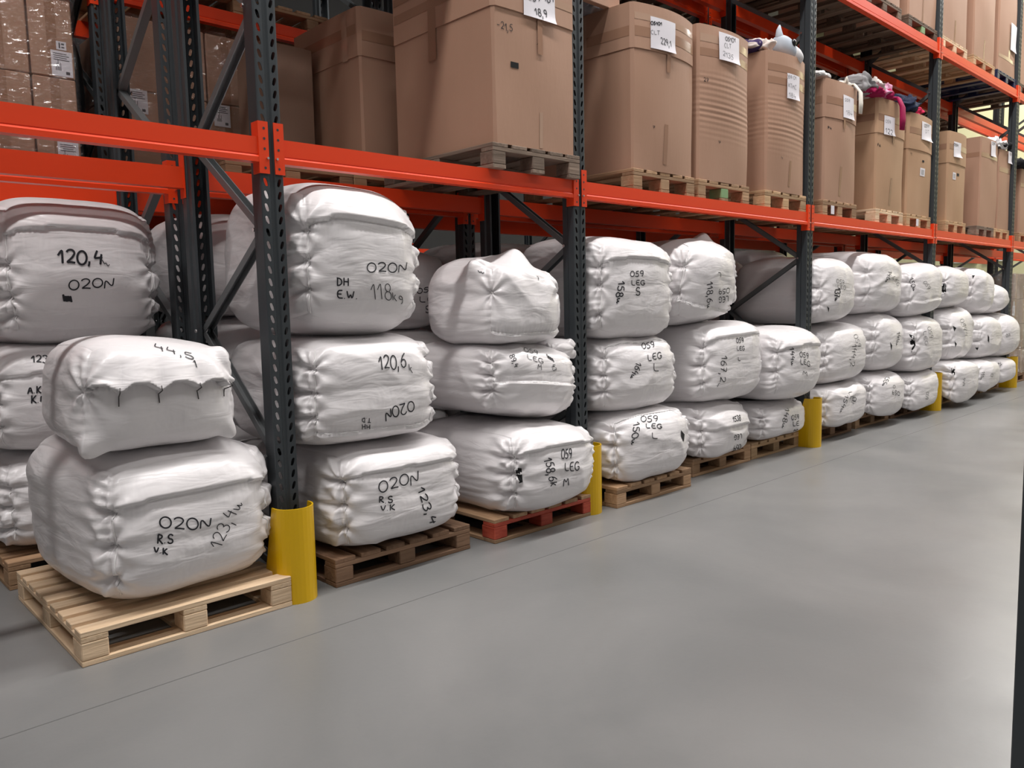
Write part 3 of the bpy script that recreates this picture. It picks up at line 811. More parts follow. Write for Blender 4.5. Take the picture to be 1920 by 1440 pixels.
bale('s5_mid', (3.84, 4.60, -.21, .74, .425, 1.0), 'white bale marked 059 LEG M and 144, bulging past the third guarded post', 38, 60,
     texts=[('144u', (1488, 651), (3, 34), (-8, 0)), ('059', (1499, 659), (17, 4), (0, 10)), ('LEG', (1500, 672), (18, 5), (0, 10)), ('M', (1505, 693), (9, 3), (0, 10))], seam=.45, ties=(-.2, .4), k=3.8)
# third bay
G3 = 'white bales on the floor pallets'
bale('s6_low', (4.82, 5.70, -.13, .78, PH_, .47), 'white bale marked 154, lowest just past the third guard', 41, 48, droop=0.05,
     texts=[('154u', (1592, 742), (-12, 34), (-7, -3)), ('0', (1598, 745), (7, -1), (0, 8)), ('LEG', (1597, 734), (8, 22), (-7, 1), .0026)], seam=None, ties=(-.4, .3), crump=.9)
bale('s6_mid', (4.84, 5.74, -.11, .78, .465, 1.0), 'white bale marked 1442 written downwards, middle of the stack past the third guard', 42, 48,
     texts=[('144,2', (1607, 645), (-5, 42), (-9, 0)), ('059', (1607, 626), (8, 24), (-7, 2), .0026)], seam=None, ties=(-.3, .1, .6))
bale('s6_top', (4.735, 5.47, -.10, .82, 1.0, 1.56), 'white bale with a bold 137, topmost past the third guarded post', 43, 52,
     texts=[('137u', (1576, 540), (-2, 24), (-11, 0), .0065), ('059', (1568, 523), (15, 3), (0, 8), .0026), ('LEG', (1570, 533), (15, 3), (0, 7), .0026)],
     tears=[[(1551, 575), (1554, 578), (1553, 584)]], seam=None, ties=(-.45, .1), fold=.008)
bale('s7_low', (5.72, 6.53, -.16, .76, PH_, .52), 'white bale marked 155 and 059, lowest in the middle between third and fourth guards', 44, 44, droop=0.085,
     texts=[('155u', (1669, 708), (-10, 18), (-7, -4)), ('059', (1687, 742), (-15, -3), (0, -8)), ('0', (1679, 728), (-5, 0), (0, -6), .0026)], seam=None, ties=(-.4, .2, .6))
bale('s7_mid', (5.72, 6.58, -.14, .78, .515, 1.07), 'white bale marked 144 with a small slit, middle between third and fourth guards', 45, 44,
     texts=[('144u', (1688, 622), (-3, 26), (-6, 0))], tears=[[(1669, 643), (1672, 648), (1671, 655)]], seam=None, ties=(-.4, .1, .5))
bale('s7_top', (5.60, 6.53, -.12, .82, 1.06, 1.63), 'greyish bale marked 146, topmost in the middle between third and fourth guards', 46, 48,
     texts=[('146u', (1673, 510), (-7, 22), (-7, -3)), ('LEG', (1678, 517), (10, 16), (-6, 3), .0026)], seam=None, ties=(-.5, .3), k=3.6, fold=.009, crump=.9)
bale('s8_low', (6.55, 7.36, -.18, .76, PH_, .46), 'white bale on the floor pallet against the fourth guard, lowest', 47, 44, droop=0.075,
     texts=[('059', (1742, 735), (-2, 14), (-6, 0), .0026)], seam=None, ties=(-.1, .5))
bale('s8_mid', (6.55, 7.40, -.20, .74, .455, 1.02), 'white bale with a long black slit, against the fourth guarded post', 48, 48,
     texts=[('059', (1745, 612), (5, 22), (-7, 1), .0026), ('LEG', (1736, 620), (4, 26), (-6, 1), .0026)], tears=[[(1706, 630), (1713, 633), (1715, 646), (1709, 657)]], seam=None, ties=(-.4, .1, .6), k=4.)
bale('s8_top', (6.53, 7.40, -.18, .78, 1.01, 1.54), 'white bale marked 150 with a low seam, topmost before the fourth guarded post', 49, 48,
     texts=[('150u', (1712, 520), (7, 24), (-8, 2)), ('059', (1736, 526), (10, 14), (-6, 3), .0026)], seam=-.45, seam_dir=-1, ties=(-.4, .4), vseam=False, k=3.8)
# fourth bay
bale('s9_low', (7.56, 8.36, -.26, .72, PH_, .50), 'white bale with a black hole, lowest just past the fourth guard', 51, 44, droop=0.1,
     texts=[('144', (1810, 708), (-1, 16), (-5, 0), .0026)], tears=[[(1785, 691), (1790, 694), (1789, 702), (1785, 699)]], seam=None, ties=(-.4, .1, .5), crump=.9)
bale('s9_mid', (7.60, 8.60, -.16, .76, .495, 1.08), 'white bale marked 174 with two slits, middle just past the fourth guard', 52, 44,
     texts=[('059', (1806, 597), (7, 22), (-7, 2), .0026), ('174', (1811, 606), (4, 24), (-6, 1), .0026)], tears=[[(1787, 612), (1792, 615), (1789, 620)], [(1790, 641), (1793, 645), (1791, 650)]], seam=None, ties=(-.3, .3), fold=.01, crump=.9)
bale('s9_top', (7.54, 8.50, -.12, .80, 1.07, 1.55), 'white bale with a big black tear, topmost just past the fourth guarded post', 53, 48,
     tears=[[(1759, 532), (1764, 534), (1772, 533), (1772, 546), (1769, 550), (1764, 541)]], seam=None, ties=(-.2, .3), k=3.4)
bale('s10_low', (8.50, 9.40, -.22, .74, PH_, .46), 'white bale marked 111, lowest in the middle between fourth and fifth guards', 54, 36, droop=0.08,
     texts=[('111u', (1847, 697), (-4, 16), (-6, -1), .0026), ('0', (1857, 701), (5, 0), (0, 5), .0026)], seam=None, ties=(-.2, .4), lump=.02, crump=.9)
bale('s10_mid', (8.64, 9.50, -.18, .76, .455, .98), 'white bale with a slit seam, middle between fourth and fifth guards', 55, 36,
     tears=[[(1852, 629), (1854, 633), (1854, 641), (1852, 638)], [(1829, 652), (1834, 652), (1832, 656)]], seam=None, ties=(-.2, .4), lump=.02, crump=.9)
bale('s10_top', (8.58, 9.38, -.12, .78, .97, 1.54), 'pinkish grey bale, topmost between fourth and fifth guards', 56, 40,
     tears=[[(1823, 517), (1827, 517), (1824, 522)]], seam=None, ties=(-.3, .2), k=3.2, fold=.010, crump=.9)
bale('s11_low', (9.41, 10.05, -.20, .72, PH_, .43), 'white bale with a vertical seam, lowest against the fifth guard', 57, 36, droop=0.04,
     texts=[('21', (1875, 678), (4, 6), (-4, 2), .0026)], seam=None, ties=(.1,))
bale('s11_mid', (9.46, 10.2, -.20, .72, .425, .98), 'round white bale bulging past the fifth guarded post', 58, 36,
     texts=[('059', (1886, 626), (8, -1), (0, 6), .0026)], tears=[[(1864, 608), (1869, 611), (1868, 615)], [(1866, 660), (1870, 661), (1869, 670), (1865, 669)]], seam=None, ties=(.1,), k=3.2)
bale('s11_top', (9.38, 10.02, -.10, .74, .97, 1.36), 'white sack slumped behind the pinkish grey bale near the fifth post', 59, 36, seam=None, ties=(.1,), k=2.8, lump=.03, fold=.01, crump=.9)

# bales in the shaded rear rack
rear = [('stack just past the first front post', .07, .86, 1.74), ('stack just before the second front post', 1.0, 1.80, 1.58),
        ('first stack of the second bay', 2.0, 2.82, 1.66), ('second stack of the second bay', 2.88, 3.70, 1.70), ('third stack of the second bay', 3.76, 4.56, 1.60),
        ('first stack of the third bay', 4.80, 5.60, 1.62), ('second stack of the third bay', 5.66, 6.50, 1.72), ('third stack of the third bay', 6.56, 7.36, 1.6)]
for i, (nm, a, b, top) in enumerate(rear):
    hs = [PH_, PH_ + (top - PH_) * .31, PH_ + (top - PH_) * .65, top]
    for j in range(3):
        tx = [('059', (781, 541), (34, -4), (0, 10)), ('LEG', (785, 556), (42, 0), (0, 11)), ('S', (797, 574), (8, 0), (0, 14))] if (i == 1 and j == 2) else ()
        bale('r%d%d' % (i, j), (a, b, RY + .06, RY + .06 + .86, hs[j], hs[j + 1]), 'shaded rear rack bale, %s in the %s' % (('lowest', 'middle', 'topmost')[j], nm), 70 + i * 3 + j, 26,
             'shaded bales in the rear rack', texts=tx, seam=None if j else .5, ties=(-.3, .3), vseam=False, strings=False, k=4.2)
    pallet('deckx' if i == 0 else 'decky', (a + b) / 2, RY + .02, 0, 0, 'brown', 'shaded pallet in the rear rack under the %s' % nm, 'pallets in the rear rack')

# ------------------------------------------------------------------ level 1: boxes
def box_surface(o, U, Vv, side, off=0.):
    """front ('f'), left ('l') or right/back wall points: U across 0..1, Vv up 0..1"""
    x0, x1, y0, y1, z0, z1 = o['box']
    U = np.asarray(U, float); Vv = np.asarray(Vv, float); z = z0 + Vv * (z1 - z0)
    b = o['bulge'] * np.clip(1 - (2 * U - 1) ** 2, 0, 1) * np.clip(.25 + .75 * np.sin(np.clip(Vv, 0, 1) * math.pi * .62), 0, 1)
    if o['rib']:
        b = b + o['rib'] * np.sin(z * 175 + 1.5 * U) * np.exp(-((Vv - .5) / .19) ** 4) * (.7 + .3 * np.sin(z * 31))
    if o.get('film'):
        b = b + o['film'] * (np.sin(z * 95 + 5 * np.sin(U * 9 + 2 * z) + 3 * np.sin(U * 31)) * np.sin(U * 17 + z * 6) + .6 * np.sin(z * 210 + 7 * U))
    b = b + o['wav'] * np.sin(U * 5 + o['seed']) * np.sin(Vv * 7 + o['seed'] * 2)
    if side == 'f': return np.stack([x0 + U * (x1 - x0), y0 - b - off, z], -1)
    if side == 'l': return np.stack([x0 - b * .45 - off, y0 + U * (y1 - y0), z], -1)
    if side == 'r': return np.stack([x1 + b * .45 + off, y0 + U * (y1 - y0), z], -1)
    return np.stack([x0 + U * (x1 - x0), y1 + b * .3 + off, z], -1)
def box_ring(o, v0, v1, nv, off, mb, nu=14):
    rows = []
    for v in np.linspace(v0, v1, nv + 1):
        U = np.linspace(0, 1, nu + 1); c = .018
        r = [box_surface(o, U * (1 - 2 * c) + c, np.full(nu + 1, v), 'f', off), box_surface(o, U * (1 - 2 * c) + c, np.full(nu + 1, v), 'r', off),
             box_surface(o, 1 - (U * (1 - 2 * c) + c), np.full(nu + 1, v), 'b', off), box_surface(o, 1 - (U * (1 - 2 * c) + c), np.full(nu + 1, v), 'l', off)]
        rows.append(np.concatenate(r))
    n = len(rows[0]); V = np.concatenate(rows); Fs = [(i * n + k, i * n + (k + 1) % n, (i + 1) * n + (k + 1) % n, (i + 1) * n + k) for i in range(len(rows) - 1) for k in range(n)]
    b0 = len(mb.v); mb.add(V, Fs); return b0, n, len(rows)
def box_patch(o, side, u0, u1, v0, v1, off, name, material, parent, base, nu=8, nv=8, curl=0.):
    uu, vv = np.meshgrid(np.linspace(u0, u1, nu + 1), np.linspace(v0, v1, nv + 1))
    P = box_surface(o, uu.ravel(), vv.ravel(), side, off)
    if curl:
        w = np.clip((.35 - (vv.ravel() - v0) / (v1 - v0)) / .35, 0, 1) ** 2 * ((uu.ravel() - u0) / (u1 - u0))
        P[:, 1 if side == 'f' else 0] -= curl * w
    Fs = [(j * (nu + 1) + i, j * (nu + 1) + i + 1, (j + 1) * (nu + 1) + i + 1, (j + 1) * (nu + 1) + i) for j in range(nv) for i in range(nu)]
    if side == 'l': Fs = [f[::-1] for f in Fs]
    return np_obj(name, P - base, Fs, material, parent, True), P, Fs
def carton(key, box, label, seed, material='card', bulge=.03, rib=0., sleeve=.72, tapes=(), paper=None, marks=(), rz=0., group='tall cardboard boxes on the first level', hole=None, sticker=None, wav=.004, flap=None):
    o = dict(box=box, bulge=bulge, rib=rib, seed=seed, wav=wav); x0, x1, y0, y1, z0, z1 = box
    base = np.array([(x0 + x1) / 2, (y0 + y1) / 2, z0])
    t = thing('cardboard_box', label, 'box', base, 0, group)
    mb = MB(); top = sleeve if sleeve else 1.
    nz = 150 if rib else 14
    b0, n, r = box_ring(o, 0, top, nz, 0, mb, 16)
    mb.f.append(tuple(range(n))[::-1]); mb.f.append(tuple((r - 1) * n + k for k in range(n)))
    mb.v = [tuple(np.array(v) - base) for v in mb.v]
    VV = [np.array(v) + base for v in mb.v]; FF = list(mb.f)
    mb.obj('box_body', M[material], t)
    if sleeve:
        ms = MB(); q0, n, r = box_ring(o, sleeve - .012, 1, 6, .006, ms, 16)
        q1, _, _ = box_ring(o, sleeve - .012, 1, 6, .001, ms, 16)
        for k in range(n):
            ms.f.append((k, q1 + k, q1 + (k + 1) % n, (k + 1) % n)); ms.f.append(((r - 1) * n + k, (r - 1) * n + (k + 1) % n, q1 + (r - 1) * n + (k + 1) % n, q1 + (r - 1) * n + k))
        for k in range(n * (r - 1)): pass
        ms.f.append(tuple(q1 + (r - 2) * n + k for k in range(n)))
        off = len(VV); VV += [np.array(v) for v in ms.v]; FF += [tuple(i + off for i in f) for f in ms.f]
        ms.v = [tuple(np.array(v) - base) for v in ms.v]
        ms.obj('upper_sleeve', M[material], t)
    for (sd, u0, u1, v0, v1, mm) in tapes:
        box_patch(o, sd, u0, u1, v0, v1, .0075 if v1 > top - .02 else .0015, 'packing_tape', M[mm], t, base)
    def write(lines_, wd, parent, P=None, Fs=None, nm='handwriting', mt='ink'):
        bv = BVHTree.FromPolygons([tuple(v) for v in (P if P is not None else VV)], Fs if Fs is not None else FF)
        for tx in lines_:
            m2 = project_strokes(bv, base, text_lines(*tx[:4]), tx[4] if len(tx) > 4 else wd, .0015)
            if m2.f: m2.obj(nm, M[mt], parent)
    def uv(px0, px1, py0, py1):
        g = np.linspace(0, 1, 101); uu, vv = np.meshgrid(g, g); Q = to_px(box_surface(o, uu.ravel(), vv.ravel(), 'f', .006))
        def at(x, y): k = int(np.argmin((Q[:, 0] - x) ** 2 + (Q[:, 1] - y) ** 2)); return uu.ravel()[k], vv.ravel()[k]
        a = at(px0, (py0 + py1) / 2); b = at(px1, (py0 + py1) / 2); c = at((px0 + px1) / 2, py0); d = at((px0 + px1) / 2, py1)
        return a[0], b[0], d[1], c[1]
    if paper: paper = (uv(*paper[0]) if max(paper[0]) > 2 else paper[0],) + tuple(paper[1:])
    if sticker and max(sticker) > 2: sticker = uv(*sticker)
    if hole and max(hole) > 2: hole = uv(*hole)
    if hole: box_patch(o, 'f', *hole, .002, 'hand_hole', M['hole'], t, base, 4, 4)  # flat black patch, the shade inside the hole put into its colour
    if paper:
        (u0, u1, v0, v1), lines_ = paper[:2]
        po, P, Fs = box_patch(o, 'f', u0, u1, v0, v1, .010, 'paper_sheet', M['paper'], t, base, 8, 8, paper[2] if len(paper) > 2 else .012)
        po['label'] = 'white paper sheet'
        if lines_: write(lines_, .0055, po, P, Fs)
    if sticker: 
        po, P, Fs = box_patch(o, 'f', *sticker, .002, 'white_sticker', M['paper'], t, base, 4, 4)
        u0, u1, v0, v1 = sticker; du, dv = u1 - u0, v1 - v0
        q, _, _ = box_patch(o, 'f', u0 + .2 * du, u1 - .2 * du, v0 + .2 * dv, v1 - .2 * dv, .003, 'printed_panel', M['print'], po, base, 2, 2); q.data.materials[0] = M['zinc_grey']
    if marks: write(marks, .0035, t)
    return t
M['zinc_grey'] = mat('pale_grey_print', (.45, .44, .46), .6)
ZB = H1 + PH_
def tp(side, *r): return (side,) + r
TSET = [('f', .02, .98, .80, .86, 'tape'), ('l', .02, .98, .80, .86, 'tape'), ('f', .44, .50, .62, .74, 'tape'), ('f', .44, .50, .05, .30, 'tape')]
LV1 = 'pallets on the first level'
def shelf(x0, x1, y0, key, box_label, seed, pal_label, z1, woodk='mid', paint=None, y1=None, kind='rack', pdx=0., **kw):
    w = x1 - x0
    pallet(kind, (x0 + x1) / 2 + pdx, y0 - .012, H1, 0, woodk, pal_label, LV1, paint)
    return carton(key, (x0, x1, y0, y1 or y0 + .84, ZB, z1), box_label, seed, **kw)
shelf(1.205, 1.80, -0.03, 'B', 'biggest cardboard box, marked 21,5 with a hand hole, left of the second front post', 1, 'dark weathered pallet on the first level under the box marked 21,5', 2.99, 'grey',
      bulge=.012, sleeve=.70, tapes=[('f', .02, .98, .78, .82, 'clear_tape'), ('f', .50, .56, .50, .70, 'tape'), ('f', .53, .57, .01, .20, 'clear_tape'), ('l', .03, .97, .80, .85, 'tape'), ('l', .52, .60, .52, .88, 'tape'), ('l', .03, .97, .90, .94, 'tape')],
      hole=(959, 973, 118, 126), paper=((981, 1039, -22, 38), [('059 181', (990, -14), (48, 5), (0, 14)), ('18,9', (1001, 14), (24, 6), (2, 14))]),
      marks=[('-21,5', (931, 38), (30, 8), (0, 14)), ('1', (1006, 77), (8, 2), (-1, 14), .0026)])
shelf(2.385, 3.02, 0.02, 'C1', 'cardboard box with a sheet marked 05101 CLT 229,1, right after the second front post', 2, 'pallet on the first level under the box marked 229,1', 3.0, 'mid',
      bulge=.05, sleeve=.74, tapes=TSET + [('l', .40, .48, .75, .99, 'clear_tape'), ('f', .02, .98, .90, .94, 'clear_tape')],
      paper=((1219, 1266, 36, 94), [('05101', (1220, 40), (21, 2), (0, 6)), ('CLT', (1220, 56), (17, 2), (0, 8), .0026), ('229,1', (1238, 69), (20, 8), (1, 12), .0045)]), marks=[('7', (1223, 236), (6, 0), (0, 5), .0026)])
shelf(3.09, 3.72, 0.02, 'C2', 'cardboard box with ribbed creases and a sheet marked 05101 CLT, second after that post', 3, 'pallet with a green front block on the first level', 3.03, 'mid', 'green',
      bulge=.05, rib=.0012, sleeve=None, tapes=[('f', .02, .98, .80, .85, 'tape'), ('f', .02, .98, .89, .94, 'clear_tape')],
      paper=((1348, 1385, 65, 116), [('05101', (1360, 68), (19, 4), (0, 8), .0045), ('CLT', (1358, 80), (13, 3), (0, 9), .0026), ('2135', (1355, 95), (20, 8), (0, 9), .0026)]), marks=[('27', (1319, 145), (10, 2), (0, 7)), ('7', (1346, 264), (6, 1), (0, 5), .0026)])
shelf(3.99, 4.575, 0.02, 'C3', 'cardboard box with a plush toy on top, left of the third front post', 4, 'clean light pallet on the first level left of the third front post', 3.04, 'tan', None,
      bulge=.05, rib=.0011, sleeve=None, tapes=[('f', .02, .98, .86, .91, 'tape'), ('f', .02, .98, .77, .82, 'tape'), ('f', .52, .57, .05, .24, 'tape')],
      paper=((1475, 1498, 139, 186), [('059 01', (1475, 140), (18, 3), (0, 7), .0026), ('KTMC', (1478, 155), (15, 5), (0, 8), .0026), ('184', (1479, 172), (13, 6), (0, 8), .0026)]), marks=[('4', (1464, 292), (4, 1), (0, 6), .0026)])
shelf(4.93, 5.53, 0.02, 'D1', 'cardboard box with a white sleeve hanging over its corner, after the third front post', 5, 'dark pallet with a small white tag after the third front post', 3.0, 'mid', None,
      bulge=.035, sleeve=.70, tapes=TSET, paper=((1581, 1600, 181, 222), [('059', (1584, 184), (10, 2), (0, 6), .0026), ('184', (1586, 205), (12, 5), (0, 9), .0026)]), marks=[('P4', (1552, 236), (7, 2), (0, 6), .005)])
shelf(6.0, 6.64, 0.03, 'D2', 'cardboard box with a dark pink garment hanging over its corner', 6, 'orange stained pallet in the middle of the third bay', 3.02, 'pale', None, material='card_tan',
      bulge=.035, sleeve=.70, tapes=TSET, paper=((1657, 1677, 218, 254), [('122', (1660, 239), (14, 6), (0, 9), .0045), ('059', (1660, 224), (10, 2), (0, 6), .0026)]), marks=[('FA', (1645, 268), (6, 2), (0, 6), .005)])
shelf(6.75, 7.385, 0.03, 'D3', 'tan cardboard box with a small white sticker, left of the fourth front post', 7, 'light pallet with a white tag left of the fourth front post', 3.0, 'tan', None, material='card_tan',
      bulge=.03, sleeve=.66, tapes=TSET[:2], paper=((1728, 1745, 231, 264), [('0591', (1733, 232), (10, 2), (0, 6), .005), ('DT', (1735, 243), (7, 2), (0, 6), .0026)], .02), sticker=(1726, 1735, 316, 330), hole=(1730, 1734, 300, 305), marks=[('11', (1707, 285), (3, 1), (0, 6), .0026)])
shelf(7.92, 8.48, 0.04, 'E1', 'tan cardboard box with a crooked sheet, right after the fourth front post', 8, 'light pallet right after the fourth front post', 2.98, 'tan', None, material='card_tan',
      bulge=.02, sleeve=.66, tapes=TSET[:2], paper=((1788, 1801, 267, 296), [('0591', (1789, 268), (8, 3), (0, 5), .005)], .025), sticker=(1787, 1793, 323, 336), hole=(1795, 1799, 325, 331))
shelf(9.02, 9.67, 0.04, 'E2', 'brown cardboard box in the middle of the fourth bay', 9, 'dark pallet in the middle of the fourth bay', 3.06, 'grey', None, pdx=-.10,
      bulge=.01, sleeve=None, tapes=[('f', .02, .98, .78, .83, 'tape'), ('l', .02, .98, .78, .83, 'tape')], paper=((1858, 1866, 266, 294), [('059', (1860, 266), (6, 2), (0, 5), .005)]))
shelf(9.73, 10.2, 0.04, 'E3', 'brown cardboard box with white bags on top, left of the fifth front post', 10, 'pale pallet left of the fifth front post', 3.0, 'tan', None, pdx=-.075,
      bulge=.01, sleeve=None, tapes=[('f', .02, .98, .72, .78, 'tape')], paper=((1890, 1900, 283, 308), [('059', (1893, 286), (5, 2), (0, 5), .005)]))
shelf(10.72, 11.34, 0.05, 'F1', 'brown cardboard box just past the fifth front post', 11, 'pallet just past the fifth front post', 2.86, 'mid', None, bulge=.01, sleeve=None, tapes=[('f', .02, .98, .72, .78, 'tape')])
shelf(11.6, 12.2, 0.05, 'F2', 'brown cardboard box second past the fifth front post', 12, 'second pallet past the fifth front post', 2.9, 'mid', None, bulge=.01, sleeve=None)
# rear rack, narrow bay
ZRB = ZR + PH_
pallet('rackw', 1.43, RY + .06, ZR, 0, 'tan', 'light pallet in the rear rack under the box with open flaps', 'rear pallets on the first level')
carton('A', (1.13, 1.80, RY + .08, RY + .84, ZRB, 2.96), 'cardboard box standing back in the rear rack beside the biggest box', 13, bulge=.015, sleeve=.72,
       tapes=[('l', .03, .97, .84, .90, 'tape'), ('l', .15, .22, .70, .98, 'clear_tape'), ('f', .02, .98, .80, .86, 'tape')], paper=((.50, .90, .72, .88), [('05', (723, 45), (8, 2), (0, 8))]), group='boxes in the rear rack')
pallet('rackw', .655, RY + .06, ZR, 0, 'mid', 'pallet in the rear rack under the deep brown box', 'rear pallets on the first level')
pallet('rackw', .46, RY3 + .02, ZR, 0, 'mid', 'pallet in the third rack row under the wrapped cartons past the first guard', 'third row pallets')
carton('dark', (.73, 1.06, RY + .50, RY + .84, ZRB, 2.79), 'deep brown cardboard box squeezed beside the wrapped cartons behind the first front post', 14, 'card_dark', bulge=.01, sleeve=None, group='boxes in the rear rack')
pallet('rackw', -.54, RY3 + .02, ZR, 0, 'pale', 'pallet in the third rack row over the pale pallet, under wrapped cartons', 'third row pallets')
for k_, x_ in enumerate((-1.4, -.52, .50, 1.36)):
    pallet('rackw', x_, RY3 + .02, 3.08, 0, 'mid', 'dim high pallet in the third rack row, %s along' % ORD[k_], 'third row pallets above')
# stretch wrapped cartons
film = mat('clear_stretch_film', (.95, .95, .95), .12)
nt = film.node_tree; nt.nodes.remove(nt.nodes['Principled BSDF'])
_tr = nd(film, 'ShaderNodeBsdfTransparent'); _gs = nd(film, 'ShaderNodeBsdfGlossy'); _gs.inputs['Roughness'].default_value = .14
_mx = nd(film, 'ShaderNodeMixShader'); _mx.inputs[0].default_value = .20
_v = coords(film, (1.6, 1.6, 5)); _n = nd(film, 'ShaderNodeTexNoise'); _n.inputs['Scale'].default_value = 5; _n.inputs['Detail'].default_value = 4; _n.inputs['Distortion'].default_value = 1.5
_bp = nd(film, 'ShaderNodeBump'); _bp.inputs['Strength'].default_value = 1.; _bp.inputs['Distance'].default_value = .16
lk(film, _v, _n.inputs['Vector']); lk(film, _n.outputs['Fac'], _bp.inputs['Height']); lk(film, _bp.outputs[0], _gs.inputs['Normal'])
lk(film, _tr.outputs[0], _mx.inputs[1]); lk(film, _gs.outputs[0], _mx.inputs[2]); lk(film, _mx.outputs[0], nt.nodes['Material Output'].inputs[0])
def wrapped_pile(cols, rows, y0, y1, z0, label, wrap_label, group, stickers=(), side_stickers=(), card='card'):
    """cols: (x0, x1) list; rows: z heights"""
    k = 0
    for ci, (a, b) in enumerate(cols):
        for ri in range(len(rows) - 1):
            c = MB().box(a + .003, b - .003, y0, y1, z0 + rows[ri] + .002, z0 + rows[ri + 1] - .002, .006)
            t = thing('carton', '%s, column %s, %s row' % (label, ('one', 'two', 'three')[ci], ('lowest', 'second', 'third', 'fourth', 'fifth', 'sixth')[ri]), 'carton', ((a + b) / 2, (y0 + y1) / 2, z0 + rows[ri]), 0, group)
            base = np.array(t.location); c.v = [tuple(np.array(v) - base) for v in c.v]
            c.obj('carton_body', M[card], t)
            mt_ = MB().box((a + b) / 2 - .025 - base[0], (a + b) / 2 + .025 - base[0], y0 - .0015 - base[1], y0 - .0004 - base[1], .004, rows[ri + 1] - rows[ri] - .004); mt_.obj('packing_tape', M['tape'], t)
            for (sc, sr, sx, sz) in stickers:
                if sc == ci and sr == ri:
                    x = a + sx; z = rows[ri] - rows[ri] + sz
                    so = MB().box(x - base[0], x + .105 - base[0], y0 - .003 - base[1], y0 - .0018 - base[1], z, z + .135).obj('shipping_label', M['paper'], t); so['label'] = 'white printed label'
                    pm = MB()
                    for q in range(5): pm.box(x + .02 - base[0] + q * .006, x + .023 - base[0] + q * .006, y0 - .0036 - base[1], y0 - .0031 - base[1], z + .03, z + .05 + .02 * (q % 3))
                    pm.box(x + .07 - base[0], x + .09 - base[0], y0 - .0036 - base[1], y0 - .0031 - base[1], z + .012, z + .028)
                    for q in range(4): pm.box(x + .012 - base[0], x + .09 - base[0] - .012 * (q % 2), y0 - .0036 - base[1], y0 - .0031 - base[1], z + .085 + q * .011, z + .089 + q * .011)
                    pm.obj('label_print', M['print'], so)
                    if z + .19 < rows[ri + 1] - rows[ri]:
                        s2 = MB().box(x + .03 - base[0], x + .08 - base[0], y0 - .003 - base[1], y0 - .0018 - base[1], z + .142, z + .187).obj('square_sticker', M['paper'], t)
                        p2 = MB(); p2.box(x + .042 - base[0], x + .05 - base[0], y0 - .0036 - base[1], y0 - .0031 - base[1], z + .15, z + .18)
                        p2.box(x + .055 - base[0], x + .07 - base[0], y0 - .0036 - base[1], y0 - .0031 - base[1], z + .152, z + .160); p2.box(x + .055 - base[0], x + .07 - base[0], y0 - .0036 - base[1], y0 - .0031 - base[1], z + .168, z + .178)
                        p2.obj('sticker_print', M['print'], s2)
            for (sc, sr, sy, sz) in side_stickers:
                if sc == ci and sr == ri:
                    so = MB().box(a - .003 - base[0] + .003, a - .0012 - base[0] + .003, y0 + sy - base[1], y0 + sy + .11 - base[1], sz, sz + .13); so = so.obj('shipping_label', M['paper'], t); so['label'] = 'white printed label'
                    pm = MB()
                    for q in range(4): pm.box(a - .0018 - base[0] + .002, a - .0012 - base[0] + .0016, y0 + sy + .02 - base[1], y0 + sy + .08 - base[1], sz + .04 + q * .018, sz + .047 + q * .018)
                    pm.obj('label_print', M['print'], so)
    x0 = min(c[0] for c in cols) - .012; x1 = max(c[1] for c in cols) + .012; zt = z0 + rows[-1] + .01
    o_ = dict(box=(x0, x1, y0 - .014, y1 + .012, z0 + .0, zt), bulge=.0, rib=0, seed=3, wav=.003, film=.0035)
    mb = MB(); box_ring(o_, 0, 1, 110, .002, mb, 40)
    w = mb.obj('stretch_wrap', film, None, True); tag(w, wrap_label, 'stretch wrap', 'stretch wrap around carton piles')
wrapped_pile([(-.93, -.66), (-.655, -.37), (-.365, -.145)], [0, .50, .98], RY3 + .03, RY3 + .75, ZRB, 'wrapped carton over the bay of the pale pallet', 'clear wrinkled film around the cartons over the bay of the pale pallet', 'wrapped cartons over the pale pallet bay',
             stickers=[(2, 1, .10, .01), (2, 0, .10, .02)])
wrapped_pile([(.09, .60), (.605, .85)], [0, .50, .92], RY3 + .03, RY3 + .75, ZRB, 'wrapped carton behind the first front post', 'clear wrinkled film around the cartons behind the first front post', 'wrapped cartons behind the first front post',
             stickers=[(1, 0, .03, .36), (0, 0, .04, .37)])
# black film bundle beside the first pile
Pb, Fb = cube_grid(20)
ob = dict(k=3.2, h=(.042, .17, .40), rot=0., seed=91, arch=0, puff=0, pleat=0, vs=False, warp=0, crump=.5, pinch=.004, ties=(0.,), wr=.002, seam=None, scal=0, seam_dir=1, hem=0, fold=.006, lump=.012, bumps=(), spread=.02, tilt=0, pitch=0, rz=0)
pb, _ = bale_shape(Pb, ob); pb[:, 2] = np.maximum(pb[:, 2] + .40, 0)
bb = np_obj('film_bundle', pb, Fb, M['black_plastic'], None, True); bb.location = (-.098, RY3 + .34, ZRB); tag(bb, 'black film bundle with a rounded top beside the wrapped cartons', 'bundle')

